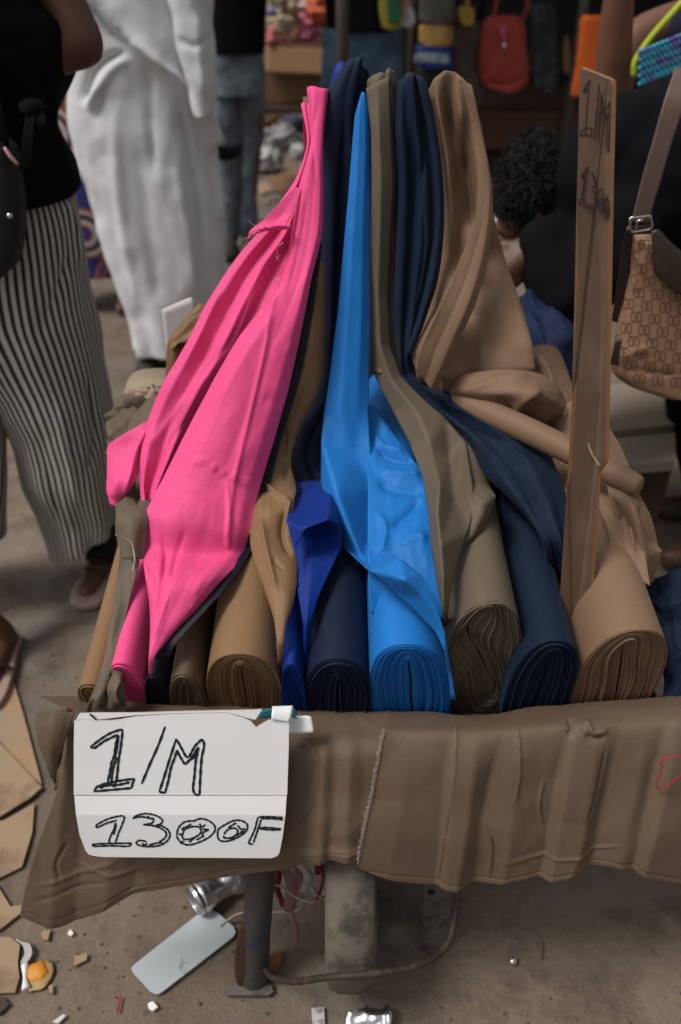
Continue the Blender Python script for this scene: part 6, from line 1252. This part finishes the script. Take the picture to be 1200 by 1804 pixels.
# dark navy cloth hanging at the right edge, folded things at the far left of the barrow
rc = sheet('navy_cloth', [(.98, [(1146, 1030), (1180, 1008), (1230, 1000)]), (.95, [(1136, 1060), (1180, 1045, .02), (1240, 1050)]), (.90, [(1146, 1100), (1190, 1090, .02), (1250, 1095)]), (.86, [(1160, 1150), (1200, 1145, .02), (1255, 1150)]), (.82, [(1172, 1200), (1205, 1195, .02), (1260, 1200)]), (.79, [(1165, 1252), (1205, 1245, .01), (1262, 1245)])], NAVY2, None, 40, 60, seed=112, wrinkle=.008, wscale=14, strokes=[([(1140, 1060), (1175, 1072), (1230, 1062)], 7, .016, 'r'), ([(1150, 1100), (1180, 1085), (1220, 1100)], 7, -.016, 'r'), ([(1175, 1190), (1195, 1160), (1230, 1140)], 8, .016, 'r')])
tag(rc, 'crumpled dark navy cloth at the right edge beside the wide tan bolt', 'fabric')
lf = thing('fabric_roll', 'brown folded fabric end standing up left of the pink drape', 'fabric', PY(320, 690, 1.40))
sheet('outer_fold', [(1.40, [(338, 545), (352, 534), (372, 542), (392, 545)]), (1.385, [(318, 568), (340, 556, .006), (370, 560), (395, 570)]), (1.375, [(296, 600), (318, 590, .01), (350, 588), (390, 600)]), (1.375, [(293, 625), (308, 628, .012), (340, 640), (385, 640)]), (1.38, [(292, 660), (312, 662, .01), (340, 665), (380, 668)]), (1.385, [(284, 705), (306, 708), (335, 710), (370, 712)])], CAMEL, lf, 40, 50, seed=113, wrinkle=.0015, strokes=[([(300, 618), (325, 600), (365, 570)], 6, .016, 'l'), ([(306, 612), (335, 604), (362, 585)], 6, -.03, 'r'), ([(304, 592), (330, 562), (362, 546)], 3, -.004, 's')])
wcard = sheet('white_card', [(1.43, [(285, 546), (312, 534), (336, 524), (342, 530)]), (1.43, [(290, 590), (310, 585), (330, 582), (342, 580)]), (1.43, [(296, 640), (310, 640), (330, 640), (342, 640)])], CARD, None, 10, 10, wrinkle=0, thick=.003, smooth=False)
tag(wcard, 'white card standing behind the brown folded fabric end', 'card')
bg_ = thing('folded_fabric', 'beige folded fabric stub sticking out left of the barrow', 'fabric', PY(265, 705, 1.40))
loft('bundle', [(228, 330, 668), (224, 330, 676), (226, 330, 690), (236, 330, 706), (240, 325, 712)], 1.40, .05, fabric('beige_cotton', (.34, .26, .18, 1), .7), bg_, n=3, cap=True, seed=114, wrinkle=.003, rows=24)
for (x, y, r_, lab, mt, nm) in ((276, 702, .025, 'little knot of navy cloth beside the beige stub', NAVY, 'navy_scrap'), (236, 722, .015, 'bit of pale plastic at the far left barrow edge', PLAS, 'plastic_scrap'), (258, 728, .045, 'lump of olive brown cloth under the beige stub', OLIVE, 'olive_cloth'), (262, 705, .030, 'small beige cloth lump under the stub', bpy.data.materials['beige_cotton'], 'beige_cloth')):
    V, Fc = blob_mesh(PY(x, y, 1.37), (r_ * 1.3, r_, r_), 4, .45, 8, int(x)); tag(build(nm, V, Fc, mt), lab, 'scrap')
for i in range(1):
    V, Fc = blob_mesh(PY(238, 770, 1.30), (.05, .08, .045), 4, .3, 8, 77); tag(build('olive_cloth', V, Fc, OLIVE), 'bulging olive brown cloth above the pink flap at the barrow edge', 'fabric')

# ------------------------------------------------------------------ near ground: cardboard, litter, tag, can, string
gcb = 'cardboard scraps on the ground at left'
slab('cardboard_scrap', 'long cardboard strip with orange edge under the sandal at left', 'cardboard', [(-60, 1150), (5, 1140), (42, 1260), (75, 1385), (40, 1360), (-60, 1230)], plain('orange_tan_cardboard', (.36, .225, .125, 1), .85, scale=5, second=(.30, .22, .15, 1), amount=.4), .003, .004, group=gcb)
slab('cardboard_scrap', 'large pointed cardboard piece at the left edge', 'cardboard', [(-70, 1270), (-5, 1308), (76, 1393), (55, 1412), (0, 1446), (-70, 1470)], CARDL, .008, .005, group=gcb)
slab('cardboard_scrap', 'torn dirty cardboard piece below the pointed one', 'cardboard', [(-60, 1462), (10, 1448), (62, 1418), (58, 1470), (40, 1530), (-10, 1555), (-60, 1570)], CARDL, .003, .004, group=gcb)
slab('cardboard_scrap', 'ragged cardboard piece beside the hanging cloth corner', 'cardboard', [(-60, 1590), (-5, 1560), (20, 1600), (40, 1598), (38, 1612), (0, 1642), (-60, 1660)], CARDL, .003, .004, group=gcb)
slab('cardboard_scrap', 'cardboard piece at the lower left corner by the orange peel', 'cardboard', [(-60, 1650), (20, 1655), (37, 1668), (33, 1700), (36, 1725), (28, 1752), (-60, 1755)], CARDL, .003, .005, group=gcb)
slab('cardboard_scrap', 'dark leathery scrap near the bottom left corner', 'cardboard', [(-40, 1765), (5, 1758), (18, 1772), (0, 1790), (-40, 1795)], plain('dark_maroon_scrap', (.06, .03, .028, 1), .7), .003, .004, group=gcb)
eg = thing('fruit_peel', 'orange fruit peel with pale rim on the ground at lower left', 'peel', PZ(68, 1720, .003))
def disc(nm, cx, cy, rx, ry, z, mat, parent, dome=.006, seed=1):
    c = PZ(cx, cy, z); a, b = PZ(cx + rx, cy, z)[0] - c[0], PZ(cx, cy - ry, z)[1] - c[1]; V, Fc = blob_mesh(c, (a, b, dome), 3, .18, 6, seed); V[:, 2] = np.maximum(V[:, 2], z); return build(nm, V, Fc, mat, parent)
disc('rim', 68, 1718, 25, 27, .003, plain('pale_peel_rim', (.42, .28, .13, 1), .7, scale=20), eg, .006); disc('flesh', 66, 1712, 19, 19, .006, plain('orange_flesh', (.62, .25, .02, 1), .5, scale=40), eg, .009, 4)
wf = thing('plastic_spoon', 'broken white plastic spoon beside the orange peel', 'spoon', PZ(45, 1730, .004))
tube('stick', [PZ(44, 1700, .010), PZ(44, 1722, .010), PZ(46, 1742, .010)], [.007, .0035, .008], plain('clean_white_plastic', (.75, .75, .78, 1), .4, bmp=0), wf, 10, 16)
rnd = random.Random(2); parts = []
for i in range(16):
    o_ = rnd.uniform(-6, 6); parts.append(tube_mesh([PZ(42 + o_, 1702 - abs(o_), .006), PZ(50 + o_, 1680, .012), PZ(46 + o_, 1664, .012), PZ(30 + o_ * .4, 1656 + o_ * .3, .006)], .0012, 5, 10))
o = build('plastic_fringe', *joinm(parts), plain('greyish_white_fibre', (.45, .44, .43, 1), .6, bmp=0)); o['kind'] = 'stuff'; o['label'] = 'frayed whitish plastic fibres above the orange peel'; o['category'] = 'litter'
tagp = [(352, 1612), (372, 1606), (385, 1612), (412, 1636), (416, 1646), (411, 1654), (290, 1748), (281, 1754), (273, 1754), (265, 1749), (236, 1718), (232, 1709), (238, 1702)]
t_ = thing('plastic_tag', 'pale grey plastic tag lying on the ground tied with string', 'tag', PZ(320, 1680, .004))
TAGM = plain('pale_grey_plastic_tag', (.42, .46, .48, 1), .45, var=.08, second=(.20, .16, .12, 1), amount=.08, sscale=18, bmp=.05)
slab('plate', None, None, tagp, TAGM, .004, .003, t_)
strg = [PZ(388, 1632, .010), PZ(400, 1622, .010), PZ(415, 1612, .03), PZ(440, 1606, .05), PZ(480, 1607, .06), PZ(520, 1605, .08), PZ(535, 1592, .12), PZ(528, 1575, .15), PZ(505, 1568, .16)]
tube('string', strg, .0018, plain('beige_string', (.40, .32, .24, 1), .9, bmp=0), t_, 6, 60)
can = thing('crushed_can', 'crushed silver and blue drink can beside the plastic tag', 'can', PZ(372, 1600, 0))
ALU = plain('crumpled_aluminium', (.72, .72, .74, 1), .28, 1., scale=20, bmp=.3, bdist=.004)
cb_, ct_ = PZ(348, 1585, .032), PZ(405, 1545, .030)
ax = (ct_ - cb_); L_ = np.linalg.norm(ax); ax /= L_
V, Fc = tube_mesh([cb_ + ax * t for t in np.linspace(.0, L_ + .03, 16)], [.026, .032] + [.030] * 13 + [.026], 28, None)
rel = V - cb_; al = rel @ ax; cr = np.array([mnoise.noise(Vector(v) * 38) for v in V]) * .016 * smoothstep((al - .012) / .03); 
cen = cb_ + al[:, None] * ax; V = cen + (V - cen) * (1 + (cr / .03)[:, None] * .9) ; V[:, 2] = np.maximum(V[:, 2], .002)
build('can_body', V, Fc, ALU, can)
nf = A3(-.35, -.62, .55); nf /= np.linalg.norm(nf); c0 = cb_ - ax * .004 + A3(0, 0, .004)
bm_ = [tube_mesh([c0 - ax * .002, c0 + ax * .004], .031, 32)]
build('can_base', *joinm(bm_), ALU, can)
tube('base_rim', [c0 - ax * .003 + .0285 * (math.cos(a) * np.cross(ax, A3(0, 0, 1)) / np.linalg.norm(np.cross(ax, A3(0, 0, 1))) + math.sin(a) * np.cross(ax, np.cross(ax, A3(0, 0, 1))) / np.linalg.norm(np.cross(ax, A3(0, 0, 1)))) for a in np.linspace(0, 6.3, 30)], .0022, ALU, can, 8)
sheet('blue_print', [(.905, [(338, 1548), (352, 1545), (375, 1546)]), (.892, [(336, 1558), (352, 1553), (376, 1555)])], plain('blue_can_print', (.01, .05, .45, 1), .35, .6), can, 10, 6, wrinkle=0, thick=.001)
# rag strips tied to the barrow
rg_ = thing('torn_rag', 'torn red and white rag strips dangling beside the tyre', 'rag', PZ(530, 1640, .1))
RAG = [plain('faded_pink_rag', (.30, .16, .16, 1), .85), plain('dark_red_rag', (.20, .02, .03, 1), .85), plain('dirty_white_rag', (.42, .39, .38, 1), .85)]
for i, (a, b_, c_, w_) in enumerate((((500, 1515), (512, 1560), (508, 1600), 9), ((525, 1515), (545, 1545), (528, 1590), 10), ((555, 1518), (572, 1550), (560, 1590), 9), ((490, 1525), (488, 1565), (500, 1595), 7), ((540, 1560), (562, 1580), (578, 1582), 6), ((512, 1600), (522, 1640), (517, 1680), 5), ((520, 1520), (530, 1560), (515, 1605), 8), ((575, 1515), (578, 1545), (570, 1580), 6))):
    y0 = .735 + .008 * (i % 4)
    sheet('strip', [(y0, [(a[0] - w_, a[1]), (a[0] + w_, a[1])]), (y0 - .006, [(b_[0] - w_, b_[1]), (b_[0], b_[1], .012), (b_[0] + w_, b_[1])]), (y0, [(c_[0] - w_ * .6, c_[1]), (c_[0] + w_ * .6, c_[1])])], RAG[(0, 2, 1, 1, 2, 0, 0, 2)[i]], rg_, 10, 22, seed=120 + i, wrinkle=.006, wscale=25, thick=.0015)
tube('tied_string', [PY(455, 1560, .70), PY(490, 1560, .70), PY(520, 1580, .70), PY(550, 1590, .70), PY(575, 1580, .72)], .0016, bpy.data.materials['beige_string'], rg_, 6, 30)
# little bits
WH = SCUFF
glit = 'small litter bits on the near ground'
for nm, lab, cat, pts, mt in (
    ('paper_bit', 'tiny white paper bit left of the plastic tag', 'litter', [(120, 1648), (125, 1640), (131, 1648), (126, 1652)], WH), ('leaf_bit', 'small brown leaf bit left of the plastic tag', 'litter', [(130, 1706), (134, 1688), (155, 1682), (154, 1694)], CARDL), ('paper_bit', 'white torn paper bit below the plastic tag', 'litter', [(261, 1771), (270, 1767), (279, 1777), (270, 1784), (263, 1780)], WH),
    ('paper_bit', 'cream sliver at the bottom edge left of centre', 'litter', [(94, 1803), (112, 1790), (118, 1792), (104, 1806)], CARD), ('paper_label', 'small printed paper label at the bottom edge', 'litter', [(549, 1779), (571, 1777), (573, 1812), (551, 1812)], plain('printed_label', (.50, .47, .45, 1), .7, second=(.2, .19, .19, 1), amount=.4, sscale=90)), ('leaf_bit', 'orange rusty bit right of the blue leg', 'litter', [(472, 1690), (490, 1675), (498, 1690), (488, 1712), (474, 1712)], plain('rust_orange_bit', (.26, .095, .035, 1), .8)),
    ('leaf_bit', 'brown bit under the orange peel', 'litter', [(86, 1742), (94, 1736), (95, 1752), (90, 1754)], CARDL), ('leaf_bit', 'tiny pink brown scrap left of the white tag', 'litter', [(74, 1645), (90, 1640), (86, 1660), (76, 1658)], CARDL)):
    slab(nm, lab, cat, pts, mt, .003, .004, None, glit)
fl = thing('foil_scrap', 'crumpled silver foil scrap at the bottom edge', 'foil', PZ(645, 1795, .003))
sheet('foil', [(float(PZ(600, 1783, .012)[1]), [(618, 1783), (645, 1780), (672, 1784)]), (float(PZ(600, 1795, .010)[1]), [(608, 1795), (645, 1792, .004), (690, 1790)]), (float(PZ(600, 1812, .008)[1]), [(606, 1812), (645, 1812), (685, 1810)])], ALU, fl, 26, 20, seed=131, wrinkle=.010, wscale=45, thick=.0005)
V, Fc = blob_mesh(PZ(903, 1693, .008), .008, 3); tag(build('steel_ball', V, Fc, STEEL), 'small shiny steel ball on the ground at right', 'ball')
tag(tube('red_thread', [PZ(213, 1755, .004), PZ(210, 1768, .004), PZ(206, 1785, .004)], .0018, RED, None, 6, 10), 'short red thread on the ground near the plastic tag', 'thread')
tag(tube('red_thread', [PZ(956, 1658, .004), PZ(957, 1675, .004), PZ(955, 1690, .004)], .0012, plain('dull_red_thread', (.2, .03, .025, 1), .9, bmp=0), None, 6, 8), 'dull red thread on the bare ground at right', 'thread')
rnd = random.Random(21); parts = []
for i in range(1500):
    x, y = rnd.uniform(-100, 1300), rnd.uniform(900, 1850) if rnd.random() < .8 else rnd.uniform(450, 900)
    c = PZ(x, y, 0); s_ = rnd.choice((.0008, .001, .0013, .0016, .002, .003)) * (1 + (y < 900)); parts.append(blob_mesh(c + A3(0, 0, s_ * .2), (s_ * rnd.uniform(.7, 1.5), s_, s_ * .6), 1, .4, 6, i))
o = build('grit', *joinm(parts), plain('mixed_grit', (.22, .185, .155, 1), .9, second=(.05, .045, .042, 1), amount=.5, sscale=13)); o['kind'] = 'stuff'; o['label'] = 'loose grit and small stones on the ground'; o['category'] = 'grit'
